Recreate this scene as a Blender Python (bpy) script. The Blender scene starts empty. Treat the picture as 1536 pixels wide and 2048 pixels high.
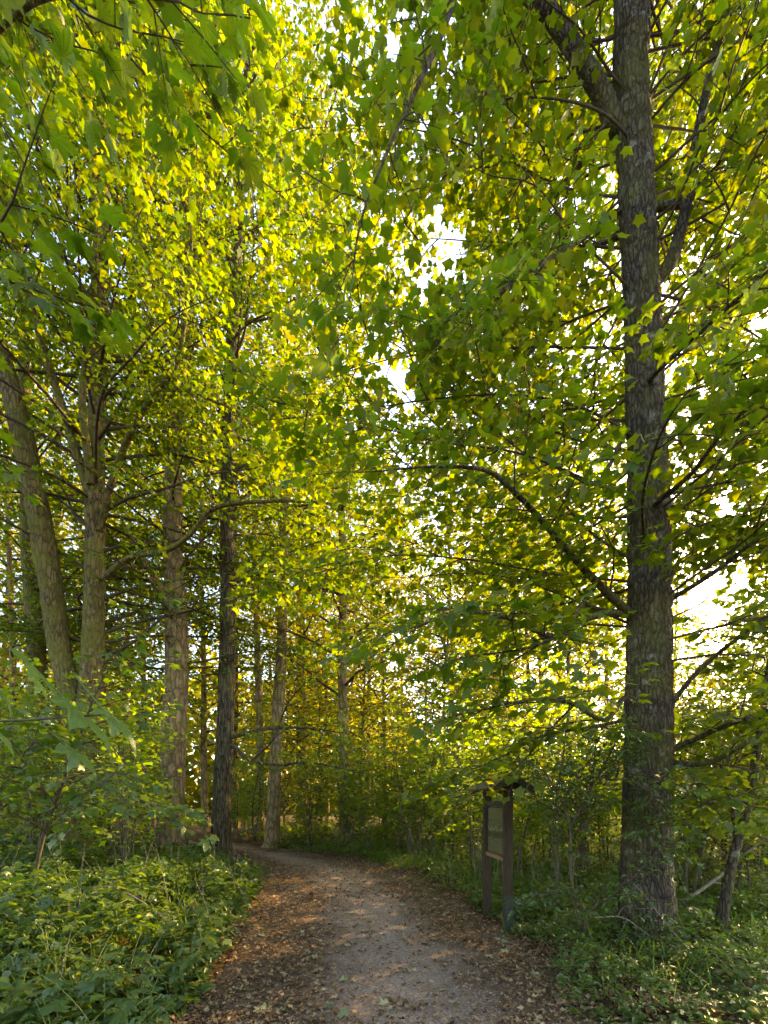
import bpy, math, random
import numpy as np
from mathutils import Vector, Matrix

random.seed(11)
rng = np.random.default_rng(11)
SC = bpy.context.scene
COL = SC.collection

# ------------------------------------------------------------------ camera, sky, sun, exposure
FPX, HOR, EYE = 900.0, 1603.0, 1.60          # focal length in photo pixels, horizon row, eye height
cam = bpy.data.cameras.new('camera')
cam_o = bpy.data.objects.new('camera', cam)
COL.objects.link(cam_o)
cam_o.location = (0, 0, EYE)
cam_o.rotation_euler = (math.pi / 2, 0, 0)
cam.sensor_fit = 'VERTICAL'
cam.sensor_height = 36
cam.sensor_width = 27
cam.lens = FPX / 2048 * 36
cam.shift_y = (HOR - 1024) / 2048
cam.clip_start = 0.05
cam.clip_end = 2000
SC.camera = cam_o

SUN_AZ, SUN_EL = math.radians(55), math.radians(28)
world = bpy.data.worlds.new('World')
SC.world = world
world.use_nodes = True
wn = world.node_tree
sky = wn.nodes.new('ShaderNodeTexSky')
sky.sky_type = 'NISHITA'
sky.sun_disc = False
sky.sun_elevation = SUN_EL
sky.sun_rotation = SUN_AZ
sky.dust_density = 2.0
bg = wn.nodes['Background']
bg.inputs[1].default_value = 0.15
wn.links.new(sky.outputs[0], bg.inputs[0])

sun = bpy.data.lights.new('sun', 'SUN')
sun.energy = 4.0
sun.angle = math.radians(0.6)
sun.color = (1.0, 0.69, 0.34)
sun_o = bpy.data.objects.new('sun', sun)
COL.objects.link(sun_o)
to_sun = Vector((math.sin(SUN_AZ) * math.cos(SUN_EL), math.cos(SUN_AZ) * math.cos(SUN_EL), math.sin(SUN_EL)))
sun_o.rotation_euler = to_sun.to_track_quat('Z', 'Y').to_euler()
sun_o.location = (20, 30, 30)

SC.view_settings.view_transform = 'Standard'
SC.view_settings.look = 'None'
SC.view_settings.gamma = 1
SC.view_settings.use_curve_mapping = False
SC.view_settings.exposure = 2.8
SC.view_settings.use_white_balance = True          # the photograph is balanced warm
SC.view_settings.white_balance_temperature = 8000
SC.view_settings.white_balance_tint = 10
cy = SC.cycles
cy.max_bounces = 6
cy.diffuse_bounces = 4
cy.glossy_bounces = 2
cy.transmission_bounces = 4
cy.transparent_max_bounces = 4
cy.use_denoising = True
cy.use_adaptive_sampling = True
cy.adaptive_threshold = 0.04
cy.debug_use_spatial_splits = True
cy.caustics_reflective = False
cy.caustics_refractive = False

# ------------------------------------------------------------------ small helpers
def P(px, py, d):
    return Vector(((px - 768) / FPX * d, d, EYE + (HOR - py) / FPX * d))

def proj(p):
    d = np.maximum(p[..., 1], 1e-3)
    return 768 + p[..., 0] / d * FPX, HOR - (p[..., 2] - EYE) / d * FPX

def unit(a):
    return a / np.maximum(np.linalg.norm(a, axis=-1, keepdims=True), 1e-9)

def hash3(i, j, k, s):
    h = np.sin(i * 127.1 + j * 311.7 + k * 74.7 + s * 53.3) * 43758.5453
    return h - np.floor(h)

def vnoise(p, s=0):
    f = np.floor(p); t = p - f; t = t * t * (3 - 2 * t)
    r = 0
    for a in (0, 1):
        for b in (0, 1):
            for c in (0, 1):
                w = (t[..., 0] if a else 1 - t[..., 0]) * (t[..., 1] if b else 1 - t[..., 1]) * (t[..., 2] if c else 1 - t[..., 2])
                r = r + w * hash3(f[..., 0] + a, f[..., 1] + b, f[..., 2] + c, s)
    return r * 2 - 1

def fbm(p, octs=3, s=0):
    r, a = 0, 1.0
    for o in range(octs):
        r = r + a * vnoise(p * (2 ** o), s + o); a *= .5
    return r

def mesh_np(name, verts, faces, mat, smooth=False, mats=None, midx=None):
    """faces: (N,k) int array, or a list of such arrays"""
    me = bpy.data.meshes.new(name)
    fl = faces if isinstance(faces, list) else [faces]
    fl = [np.asarray(f, dtype=np.int32) for f in fl if len(f)]
    verts = np.asarray(verts, dtype=np.float32)
    me.vertices.add(len(verts)); me.vertices.foreach_set('co', verts.ravel())
    loops = np.concatenate([f.ravel() for f in fl]); me.loops.add(len(loops)); me.loops.foreach_set('vertex_index', loops)
    tot = np.concatenate([np.full(len(f), f.shape[1], np.int32) for f in fl])
    st = np.concatenate([[0], np.cumsum(tot)[:-1]]).astype(np.int32)
    me.polygons.add(len(tot)); me.polygons.foreach_set('loop_start', st); me.polygons.foreach_set('loop_total', tot)
    if smooth:
        me.polygons.foreach_set('use_smooth', np.ones(len(tot), bool))
    me.update(calc_edges=True)
    if mat: me.materials.append(mat)
    return me

def link(name, data, parent=None, loc=None, kind=None, mat4=None):
    o = bpy.data.objects.new(name, data)
    COL.objects.link(o)
    if parent is not None: o.parent = parent
    if loc is not None: o.location = loc
    if mat4 is not None: o.matrix_basis = mat4
    if kind: o['kind'] = kind
    return o

def thing(name, label, cat, loc, group=None, data=None):
    o = link(name, data, loc=loc)
    o['label'] = label; o['category'] = cat
    if group: o['group'] = group
    return o

def copy_tree(o, loc, rz, sc, label, group):
    c = o.copy(); COL.objects.link(c)
    c.location = loc; c.rotation_euler = (0, 0, rz); c.scale = (sc, sc, sc)
    c['label'] = label; c['group'] = group
    for ch in list(o.children):
        d = ch.copy(); COL.objects.link(d); d.parent = c
    return c

def crom(pts, n=6):
    """smooth a polyline of (x,y,z,r) rows"""
    p = np.asarray(pts, float)
    if len(p) < 3:
        t = np.linspace(0, 1, n + 1)[:, None]
        return p[0] * (1 - t) + p[-1] * t
    q = np.vstack([2 * p[0] - p[1], p, 2 * p[-1] - p[-2]])
    out = []
    for i in range(1, len(q) - 2):
        a, b, c, d = q[i - 1], q[i], q[i + 1], q[i + 2]
        for t in np.linspace(0, 1, n, endpoint=False):
            out.append(.5 * ((2 * b) + (-a + c) * t + (2 * a - 5 * b + 4 * c - d) * t * t + (-a + 3 * b - 3 * c + d) * t ** 3))
    out.append(q[-2])
    out = np.array(out)
    if p.shape[1] > 3: out[:, 3] = np.maximum(out[:, 3], p[:, 3].min() * .8)
    return out

def tubes(pts, rad, sides):
    """pts (M,K,3), rad (M,K): M tubes joined in one vertex/face array"""
    M, K, _ = pts.shape
    tan = np.empty_like(pts)
    tan[:, 1:-1] = pts[:, 2:] - pts[:, :-2]; tan[:, 0] = pts[:, 1] - pts[:, 0]; tan[:, -1] = pts[:, -1] - pts[:, -2]
    tan = unit(tan)
    ref = np.where(np.abs(tan[:, :1, 2:3]) < .8, np.array([0, 0, 1.]), np.array([0., 1., 0]))
    u = unit(np.cross(tan, np.broadcast_to(ref, tan.shape))); v = np.cross(tan, u)
    a = np.linspace(0, 2 * np.pi, sides, endpoint=False)
    V = pts[:, :, None] + rad[:, :, None, None] * (np.cos(a)[None, None, :, None] * u[:, :, None] + np.sin(a)[None, None, :, None] * v[:, :, None])
    idx = np.arange(M * K * sides).reshape(M, K, sides)
    A = idx[:, :-1]; B = idx[:, 1:]
    F = np.stack([A, np.roll(A, -1, 2), np.roll(B, -1, 2), B], -1).reshape(-1, 4)
    return V.reshape(-1, 3), F

def wood(name, rows, mat, parent, base, sides=8, n=6, bark=0.0, bfreq=(9, 9, 2.2), flare=0.0):
    """one trunk or limb from rows of (Vector, radius); mesh is local to base"""
    p = crom([(*r[0], r[1]) for r in rows], n)
    if bark:                                    # resample finely for relief
        seg = np.linalg.norm(np.diff(p[:, :3], axis=0), axis=1); s = np.concatenate([[0], np.cumsum(seg)])
        m = int(s[-1] / bark[1]); t = np.linspace(0, s[-1], m)
        p = np.stack([np.interp(t, s, p[:, i]) for i in range(4)], 1)
    V, F = tubes(p[None, :, :3], p[None, :, 3], sides)
    if bark:
        c = np.repeat(p[:, :3], sides, 0); out = V - c; rr = np.linalg.norm(out, axis=1, keepdims=True); out = out / rr
        q = V * np.array(bfreq)
        h = np.abs(fbm(q, 3, 3))                 # plates with cracks
        lump = fbm(V * np.array([2.2, 2.2, .8]), 2, 9)
        V = V + out * ((np.minimum(h, .5) - .3) * bark[0] + lump * rr[:, 0] * .08)[:, None]
        if flare:
            z = V[:, 2] - p[0, 2]
            ang = np.arctan2(out[:, 1], out[:, 0])
            fl = np.exp(-np.maximum(z, 0) / .28) * (0.35 + .65 * np.maximum(0, np.sin(ang * 3 + 1.1) * .6 + np.sin(ang * 5 + .4) * .4)) * flare
            V = V + np.stack([out[:, 0] * fl, out[:, 1] * fl, 0 * fl], 1)
    me = mesh_np(name, V - np.array(base), F, mat, smooth=True)
    return link(name, me, parent)

# ------------------------------------------------------------------ materials
def new_mat(name):
    m = bpy.data.materials.new(name); m.use_nodes = True
    nt = m.node_tree; nt.nodes.clear()
    return m, nt, nt.nodes.new('ShaderNodeOutputMaterial')

def N(nt, t, **kw):
    n = nt.nodes.new(t)
    for k, v in kw.items(): setattr(n, k, v)
    return n

def ramp(nt, stops, src=None, interp='LINEAR'):
    r = N(nt, 'ShaderNodeValToRGB'); e = r.color_ramp.elements; r.color_ramp.interpolation = interp
    while len(e) < len(stops): e.new(.5)
    for el, (p, c) in zip(e, stops): el.position = p; el.color = (*c, 1)
    if src is not None: nt.links.new(src, r.inputs[0])
    return r

def leaf_mat(name, cols, trans, mix=.45, rough=.5, spec=.4, veins=None):
    m, nt, out = new_mat(name); L = nt.links.new
    g = N(nt, 'ShaderNodeNewGeometry'); oi = N(nt, 'ShaderNodeObjectInfo')
    ad = N(nt, 'ShaderNodeMath', operation='ADD'); L(g.outputs['Random Per Island'], ad.inputs[0]); L(oi.outputs['Random'], ad.inputs[1])
    fr = N(nt, 'ShaderNodeMath', operation='FRACT'); L(ad.outputs[0], fr.inputs[0])
    n = len(cols)
    c1 = ramp(nt, [(i / (n - 1), c) for i, c in enumerate(cols)], fr.outputs[0])
    c2 = ramp(nt, [(i / (len(trans) - 1), c) for i, c in enumerate(trans)], fr.outputs[0])
    # blotchy, slightly uneven blade
    tc = N(nt, 'ShaderNodeTexCoord'); nz = N(nt, 'ShaderNodeTexNoise'); nz.inputs['Scale'].default_value = 9; nz.inputs['Detail'].default_value = 2
    L(tc.outputs['Object'], nz.inputs['Vector'])
    mr = N(nt, 'ShaderNodeMapRange'); mr.inputs[1].default_value = .3; mr.inputs[2].default_value = .7; mr.inputs[3].default_value = .8; mr.inputs[4].default_value = 1.15
    L(nz.outputs[0], mr.inputs[0])
    h1 = N(nt, 'ShaderNodeVectorMath', operation='SCALE'); L(c1.outputs[0], h1.inputs[0]); L(mr.outputs[0], h1.inputs['Scale'])
    tcol, bcol = c2.outputs[0], h1.outputs[0]
    if veins is not None:                       # the leaf's own coordinates: ribs fan out from the stalk, finer net and spots between
        sx = N(nt, 'ShaderNodeSeparateXYZ'); L(tc.outputs['Object'], sx.inputs[0])
        ax = N(nt, 'ShaderNodeMath', operation='ABSOLUTE'); L(sx.outputs[0], ax.inputs[0])
        dmin = ax.outputs[0]
        for a, y0 in veins:
            m1 = N(nt, 'ShaderNodeMath', operation='MULTIPLY_ADD'); L(sx.outputs[1], m1.inputs[0]); m1.inputs[1].default_value = -math.sin(a); m1.inputs[2].default_value = y0 * math.sin(a)
            m2 = N(nt, 'ShaderNodeMath', operation='MULTIPLY_ADD'); L(ax.outputs[0], m2.inputs[0]); m2.inputs[1].default_value = math.cos(a); L(m1.outputs[0], m2.inputs[2])
            m3 = N(nt, 'ShaderNodeMath', operation='ABSOLUTE'); L(m2.outputs[0], m3.inputs[0])
            m4 = N(nt, 'ShaderNodeMath', operation='MINIMUM'); L(m3.outputs[0], m4.inputs[0]); L(dmin, m4.inputs[1]); dmin = m4.outputs[0]
        vo = N(nt, 'ShaderNodeTexVoronoi', feature='DISTANCE_TO_EDGE'); vo.inputs['Scale'].default_value = 9; L(tc.outputs['Object'], vo.inputs['Vector'])
        vs = N(nt, 'ShaderNodeMath', operation='MULTIPLY_ADD'); L(vo.outputs['Distance'], vs.inputs[0]); vs.inputs[1].default_value = .22; vs.inputs[2].default_value = .006
        vm = N(nt, 'ShaderNodeMath', operation='MINIMUM'); L(vs.outputs[0], vm.inputs[0]); L(dmin, vm.inputs[1])
        rib = ramp(nt, [(.0, (1.7, 1.6, 1.5)), (.018, (1, 1, 1))], vm.outputs[0]); ribt = ramp(nt, [(.0, (.5, .55, .6)), (.02, (1, 1, 1))], vm.outputs[0])
        sp = N(nt, 'ShaderNodeTexNoise'); sp.inputs['Scale'].default_value = 13; sp.inputs['Detail'].default_value = 1; va = N(nt, 'ShaderNodeVectorMath', operation='ADD'); L(tc.outputs['Object'], va.inputs[0]); L(oi.outputs['Location'], va.inputs[1]); L(va.outputs[0], sp.inputs['Vector'])
        spot = ramp(nt, [(.70, (1, 1, 1)), (.74, (.45, .28, .12))], sp.outputs[0])
        for k, r_ in (('b', rib), ('t', ribt)):
            q = N(nt, 'ShaderNodeMix', data_type='RGBA', blend_type='MULTIPLY'); q.inputs[0].default_value = 1; L(bcol if k == 'b' else tcol, q.inputs[6]); L(r_.outputs[0], q.inputs[7])
            q2 = N(nt, 'ShaderNodeMix', data_type='RGBA', blend_type='MULTIPLY'); q2.inputs[0].default_value = 1; L(q.outputs[2], q2.inputs[6]); L(spot.outputs[0], q2.inputs[7])
            if k == 'b': bcol = q2.outputs[2]
            else: tcol = q2.outputs[2]
    b = N(nt, 'ShaderNodeBsdfPrincipled'); L(bcol, b.inputs['Base Color'])
    b.inputs['Roughness'].default_value = rough; b.inputs['Specular IOR Level'].default_value = spec
    t = N(nt, 'ShaderNodeBsdfTranslucent'); L(tcol, t.inputs[0])
    mx = N(nt, 'ShaderNodeMixShader'); mx.inputs[0].default_value = mix
    L(b.outputs[0], mx.inputs[1]); L(t.outputs[0], mx.inputs[2]); L(mx.outputs[0], out.inputs[0])
    return m

def bark_mat(name, dark, mid, light, moss=0.0, scale=(10, 10, 2.5), crack=.6, lichen=0.25, bump=.6):
    m, nt, out = new_mat(name); L = nt.links.new
    tc = N(nt, 'ShaderNodeTexCoord'); mp = N(nt, 'ShaderNodeMapping'); mp.inputs['Scale'].default_value = scale
    L(tc.outputs['Object'], mp.inputs[0])
    dn = N(nt, 'ShaderNodeTexNoise'); dn.inputs['Scale'].default_value = 1.3; dn.inputs['Detail'].default_value = 3
    L(mp.outputs[0], dn.inputs['Vector'])
    ds = N(nt, 'ShaderNodeVectorMath', operation='SCALE'); ds.inputs['Scale'].default_value = .9; L(dn.outputs['Color'], ds.inputs[0])
    da = N(nt, 'ShaderNodeVectorMath', operation='ADD'); L(mp.outputs[0], da.inputs[0]); L(ds.outputs[0], da.inputs[1])
    vo = N(nt, 'ShaderNodeTexVoronoi', feature='DISTANCE_TO_EDGE'); vo.inputs['Scale'].default_value = 1.0; L(da.outputs[0], vo.inputs['Vector'])
    vc = N(nt, 'ShaderNodeTexVoronoi'); vc.inputs['Scale'].default_value = 1.0; L(da.outputs[0], vc.inputs['Vector'])
    nz = N(nt, 'ShaderNodeTexNoise'); nz.inputs['Scale'].default_value = 5; nz.inputs['Detail'].default_value = 7; nz.inputs['Roughness'].default_value = .65
    L(mp.outputs[0], nz.inputs['Vector'])
    plate = ramp(nt, [(0.0, (0, 0, 0)), (.10, (.55,) * 3), (.3, (1, 1, 1))], vo.outputs['Distance'])
    base = ramp(nt, [(.25, dark), (.5, mid), (.78, light)], nz.outputs[0])
    # per plate tint
    tint = ramp(nt, [(0, (.65, .62, .6)), (.5, (1, 1, 1)), (1, (1.25, 1.1, .95))], vc.outputs['Color'])
    t1 = N(nt, 'ShaderNodeMix', data_type='RGBA', blend_type='MULTIPLY'); t1.inputs[0].default_value = .8
    L(base.outputs[0], t1.inputs[6]); L(tint.outputs[0], t1.inputs[7])
    dk = N(nt, 'ShaderNodeMix', data_type='RGBA'); L(plate.outputs[0], dk.inputs[0])
    dk.inputs[6].default_value = (*[c * (1 - crack) for c in dark], 1); L(t1.outputs[2], dk.inputs[7])
    # lichen
    ln = N(nt, 'ShaderNodeTexNoise'); ln.inputs['Scale'].default_value = 6; ln.inputs['Detail'].default_value = 8; ln.inputs['Roughness'].default_value = .7
    L(tc.outputs['Object'], ln.inputs['Vector'])
    lr = ramp(nt, [(.56, (0, 0, 0)), (.66, (lichen,) * 3)], ln.outputs[0])
    lm = N(nt, 'ShaderNodeMix', data_type='RGBA'); L(lr.outputs[0], lm.inputs[0]); L(dk.outputs[2], lm.inputs[6]); lm.inputs[7].default_value = (.30, .30, .26, 1)
    col = lm.outputs[2]
    if moss:
        mn = N(nt, 'ShaderNodeTexNoise'); mn.inputs['Scale'].default_value = 1.6; mn.inputs['Detail'].default_value = 9; mn.inputs['Roughness'].default_value = .7
        L(tc.outputs['Object'], mn.inputs['Vector'])
        mo = ramp(nt, [(.5 - .18 * moss, (0, 0, 0)), (.66 - .12 * moss, (min(1, moss),) * 3)], mn.outputs[0])
        mm = N(nt, 'ShaderNodeMix', data_type='RGBA'); L(mo.outputs[0], mm.inputs[0]); L(col, mm.inputs[6]); mm.inputs[7].default_value = (.11, .115, .018, 1)
        col = mm.outputs[2]
    b = N(nt, 'ShaderNodeBsdfPrincipled'); L(col, b.inputs['Base Color']); b.inputs['Roughness'].default_value = .9; b.inputs['Specular IOR Level'].default_value = .15
    hm = N(nt, 'ShaderNodeMath', operation='MULTIPLY_ADD'); L(nz.outputs[0], hm.inputs[0]); hm.inputs[1].default_value = .5; L(plate.outputs[0], hm.inputs[2])
    bp = N(nt, 'ShaderNodeBump'); bp.inputs['Strength'].default_value = bump; bp.inputs['Distance'].default_value = .025; L(hm.outputs[0], bp.inputs['Height'])
    L(bp.outputs[0], b.inputs['Normal']); L(b.outputs[0], out.inputs[0])
    return m

def plain_mat(name, c1, c2, scale=20, stretch=(1, 1, 1), rough=.8, bump=.3, dist=.01):
    m, nt, out = new_mat(name); L = nt.links.new
    tc = N(nt, 'ShaderNodeTexCoord'); mp = N(nt, 'ShaderNodeMapping'); mp.inputs['Scale'].default_value = stretch; L(tc.outputs['Object'], mp.inputs[0])
    nz = N(nt, 'ShaderNodeTexNoise'); nz.inputs['Scale'].default_value = scale; nz.inputs['Detail'].default_value = 6; L(mp.outputs[0], nz.inputs['Vector'])
    r = ramp(nt, [(.3, c1), (.7, c2)], nz.outputs[0])
    b = N(nt, 'ShaderNodeBsdfPrincipled'); L(r.outputs[0], b.inputs['Base Color']); b.inputs['Roughness'].default_value = rough; b.inputs['Specular IOR Level'].default_value = .25
    bp = N(nt, 'ShaderNodeBump'); bp.inputs['Strength'].default_value = bump; bp.inputs['Distance'].default_value = dist
    L(nz.outputs[0], bp.inputs['Height']); L(bp.outputs[0], b.inputs['Normal']); L(b.outputs[0], out.inputs[0])
    return m

M = {}
MV, OV = [(.88, .02), (1.5, .03)], [(.8, .15), (.8, .35), (.8, .55), (.8, .72)]
M['maple'] = leaf_mat('maple_leaf', [(.042, .082, .012), (.054, .098, .013), (.070, .110, .014)],
                      [(.12, .225, .006), (.19, .285, .008), (.34, .36, .010)], .5, .5, .35)
M['far'] = leaf_mat('far_leaf', [(.050, .085, .012), (.075, .105, .014), (.11, .12, .016)],
                    [(.25, .31, .010), (.39, .39, .012), (.56, .45, .016)], .5, .55, .3)
M['under'] = leaf_mat('undergrowth_leaf', [(.028, .066, .014), (.040, .082, .017), (.060, .100, .022)],
                      [(.11, .22, .012), (.17, .29, .015), (.23, .33, .02)], .36, .42, .5)
M['sapling'] = leaf_mat('sapling_leaf_lit', [(.055, .105, .014), (.072, .125, .016), (.095, .135, .018)],
                        [(.20, .36, .010), (.28, .43, .012), (.38, .47, .015)], .5, .48, .4)  # brighter than the maple leaf: the thicket's missing light is put into the colour
M['shrub'] = leaf_mat('shrub_leaf', [(.022, .060, .016), (.035, .080, .020), (.05, .095, .02)],
                      [(.08, .18, .012), (.13, .25, .015), (.18, .30, .02)], .35, .38, .5)
M['grass'] = leaf_mat('grass_blade', [(.040, .095, .014), (.065, .120, .020), (.10, .13, .03)],
                      [(.16, .32, .012), (.22, .38, .015), (.26, .34, .03)], .4, .5, .35)
M['litter'] = leaf_mat('leaf_litter', [(.05, .028, .015), (.12, .070, .034), (.20, .125, .06), (.34, .24, .13)],
                       [(.06, .03, .012), (.12, .06, .02), (.16, .09, .03)], .15, .7, .25)
M['fallen'] = leaf_mat('fallen_leaf', [(.10, .17, .07), (.22, .27, .14), (.30, .27, .12), (.20, .25, .15)],
                       [(.15, .2, .05), (.2, .22, .06)], .2, .6, .3)
M['bark'] = bark_mat('maple_bark', (.032, .025, .020), (.085, .068, .055), (.17, .14, .115), .45, (24, 24, 6.5), .35, .55, .9)
M['bark_left'] = bark_mat('mossy_bark', (.05, .035, .017), (.155, .11, .052), (.27, .20, .11), .65, (12, 12, 3), .5, .25)  # mossy bark, its browns warmed to stand in for golden sunlight
M['bark_pale'] = bark_mat('pale_bark', (.11, .076, .040), (.25, .178, .095), (.39, .29, .17), .3, (6, 6, 2), .3, .35, .35)  # pale bark with some golden sunlight put into its colour
M['bark_furrow'] = bark_mat('furrowed_bark', (.035, .028, .020), (.10, .08, .055), (.17, .14, .10), .3, (14, 14, 1.8), .75, .15, .8)
M['twig'] = plain_mat('twig_bark', (.030, .022, .014), (.075, .055, .032), 30, rough=.85)
M['stem'] = plain_mat('sapling_bark', (.035, .032, .018), (.09, .078, .045), 30, rough=.8)
M['greenstem'] = plain_mat('green_stalk', (.08, .13, .03), (.14, .17, .05), 30, rough=.6)

M['maple_near'] = leaf_mat('maple_leaf_near', [(.042, .082, .012), (.054, .098, .013), (.070, .110, .014)], [(.12, .235, .006), (.17, .28, .008), (.23, .31, .010)], .5, .5, .35, MV)
M['under_maple'] = leaf_mat('seedling_leaf', [(.034, .074, .016), (.046, .090, .019), (.064, .105, .024)], [(.12, .24, .012), (.18, .30, .015), (.24, .34, .02)], .36, .42, .5, MV)
M['under_oval'] = leaf_mat('bramble_leaf', [(.034, .074, .016), (.046, .090, .019), (.064, .105, .024)], [(.12, .24, .012), (.18, .30, .015), (.24, .34, .02)], .36, .42, .5, OV)
M['shrub_near'] = leaf_mat('shrub_leaf_near', [(.024, .064, .016), (.038, .084, .020), (.054, .098, .02)], [(.09, .2, .012), (.14, .27, .015), (.19, .31, .02)], .35, .38, .5, OV)
# ------------------------------------------------------------------ leaf shapes (x across, y to the tip, z the face)
def sym(half):
    r = half; l = [(-x, y) for x, y in reversed(half) if x != 0]
    return r + l
def fan(outline, centre, zf):
    v = [(centre[0], centre[1], zf(*centre))] + [(x, y, zf(x, y)) for x, y in outline]
    n = len(outline)
    f = [(0, 1 + i, 1 + (i + 1) % n) for i in range(n)]
    return np.array(v), np.array(f)
zdroop = lambda x, y: -.16 * (y - .35) ** 2 - .30 * x * x + .05 * abs(x)
MAPLE = fan(sym([(0, 0), (.34, -.06), (.33, .20), (.56, .47), (.29, .57), (0, 1.0)]), (0, .28), zdroop)
LEAF6 = (np.array([(0, -.04, 0), (.56, .36, -.10), (.32, .55, .0), (0, 1, -.12), (-.32, .55, .0), (-.56, .36, -.10)]),
         np.array([(0, 1, 2), (0, 2, 3), (0, 3, 4), (0, 4, 5)]))
LEAF4 = (np.array([(0, 0, 0), (.42, .42, -.08), (0, 1, -.06), (-.42, .42, -.08)]), np.array([(0, 1, 2), (0, 2, 3)]))
OVAL = fan(sym([(0, 0), (.24, .18), (.30, .45), (.17, .78), (0, 1.0)]), (0, .45), lambda x, y: .35 * abs(x) - .25 * (y - .4) ** 2)
BLADE = (np.array([(-.02, 0, 0), (.02, 0, 0), (.018, .5, -.04), (-.018, .5, -.04), (0, 1, -.22)]), np.array([(0, 1, 2), (0, 2, 3), (3, 2, 4)]))

def maple_hi(seed):
    r = random.Random(seed)
    half = [(0, .0), (.10, -.07), (.24, -.09), (.33, -.03), (.43, -.01), (.37, .08), (.36, .15), (.29, .20), (.38, .27), (.44, .36), (.58, .45), (.62, .56), (.50, .55), (.40, .60), (.33, .57), (.20, .53),
            (.24, .64), (.20, .74), (.13, .82), (.08, .92), (0, 1.04)]
    out = [(x * r.uniform(.95, 1.05), y + r.uniform(-.015, .015)) for x, y in half]
    out += [(-x * r.uniform(.93, 1.07), y + r.uniform(-.02, .02)) for x, y in reversed(half) if x != 0]
    k = r.uniform(.1, .3); kx = r.uniform(.15, .5)
    def z(x, y):
        a = math.atan2(x, y - .02)                     # pleats along the five veins
        return -k * max(0, y - .3) ** 2 - kx * x * x + .035 * abs(math.sin(a * 2.2)) * math.hypot(x, y) + r.uniform(-.008, .008)
    n = len(out)
    inner = [(x * .5, .14 + (y - .14) * .5) for x, y in out]
    v = [(0, .14, .0)] + [(x, y, z(x, y)) for x, y in inner] + [(x, y, z(x, y)) for x, y in out]
    f = [(0, 1 + i, 1 + (i + 1) % n) for i in range(n)]
    for i in range(n):
        j = (i + 1) % n
        f += [(1 + i, 1 + n + i, 1 + n + j), (1 + i, 1 + n + j, 1 + j)]
    b = len(v)                                          # leaf stalk
    v += [(-.008, 0, -.004), (.008, 0, -.004), (0, 0, .01), (-.007, -.75, .06), (.007, -.75, .06), (0, -.75, .075)]
    f += [(b, b + 3, b + 4), (b, b + 4, b + 1), (b + 1, b + 4, b + 5), (b + 1, b + 5, b + 2), (b + 2, b + 5, b + 3), (b + 2, b + 3, b)]
    return np.array(v), np.array(f)

def oval_hi(seed):
    r = random.Random(seed)
    half = [(0, 0), (.12, .05), (.22, .15), (.28, .28), (.30, .42), (.27, .56), (.20, .72), (.11, .87), (0, 1.03)]
    out = [(x * r.uniform(.94, 1.06), y) for x, y in half] + [(-x * r.uniform(.94, 1.06), y) for x, y in reversed(half) if x != 0]
    k = r.uniform(.15, .45)
    z = lambda x, y: .3 * abs(x) - k * (y - .35) ** 2 + .02 * math.sin(y * 22)
    n = len(out); mid = [(0, t, z(0, t)) for t in (.25, .5, .75)]
    v = mid + [(x, y, z(x, y)) for x, y in out]; f = []
    for i in range(n):
        a, b = out[i], out[(i + 1) % n]; m = min(2, max(0, int((a[1] + b[1]) / 2 * 3)))
        f.append((m, 3 + i, 3 + (i + 1) % n))
    f += [(0, 1, 3 + 5), (0, 1, 3 + 11)]
    return np.array(v), np.array(f)

HI = {}
for k in range(4):
    for mk in ('maple', 'under'):
        HI[('maple', mk, k)] = mesh_np('leaf', *maple_hi(k), M['maple_near' if mk == 'maple' else 'under_maple'])
    for mk in ('under', 'shrub'):
        HI[('oval', mk, k)] = mesh_np('leaf', *oval_hi(k), M['under_oval' if mk == 'under' else 'shrub_near'])

def leaf_frames(d, n):
    d = unit(d); s = unit(np.cross(d, n)); n = np.cross(s, d)
    return s, d, n

def leaf_cloud(pos, d, n, size, tmpl):
    s, d, n = leaf_frames(d, n)
    tv, tf = tmpl
    fx = rng.uniform(.72, 1.1, (len(pos), 1, 1)); fz = rng.uniform(-.3, 3.2, (len(pos), 1, 1))      # narrow and broad, flat and curled
    V = pos[:, None] + size[:, None, None] * (fx * tv[None, :, 0, None] * s[:, None] + tv[None, :, 1, None] * d[:, None] + fz * tv[None, :, 2, None] * n[:, None])
    F = (np.arange(len(pos)) * len(tv))[:, None, None] + tf[None]
    return V.reshape(-1, 3), F.reshape(-1, tf.shape[1])

def leaf_objects(parent, base, pos, d, n, size, shape, mk):
    s, d, n = leaf_frames(d, n)
    for i in range(len(pos)):
        s[i] *= random.uniform(.78, 1.08); n[i] *= random.uniform(.2, 2.6)
        m = Matrix(((s[i, 0] * size[i], d[i, 0] * size[i], n[i, 0] * size[i], pos[i, 0] - base[0]),
                    (s[i, 1] * size[i], d[i, 1] * size[i], n[i, 1] * size[i], pos[i, 1] - base[1]),
                    (s[i, 2] * size[i], d[i, 2] * size[i], n[i, 2] * size[i], pos[i, 2] - base[2]), (0, 0, 0, 1)))
        link('leaf', HI[(shape, mk, i % 4)], parent, mat4=m)

def grade_view(pos, size):
    """how large each leaf shows; 0 outside the frame"""
    px, py = proj(pos)
    ok = (pos[:, 1] > .3) & (px > -20) & (px < 1556) & (py > -20) & (py < 2068)
    return np.where(ok, size / np.maximum(pos[:, 1], .3), 0)

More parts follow.
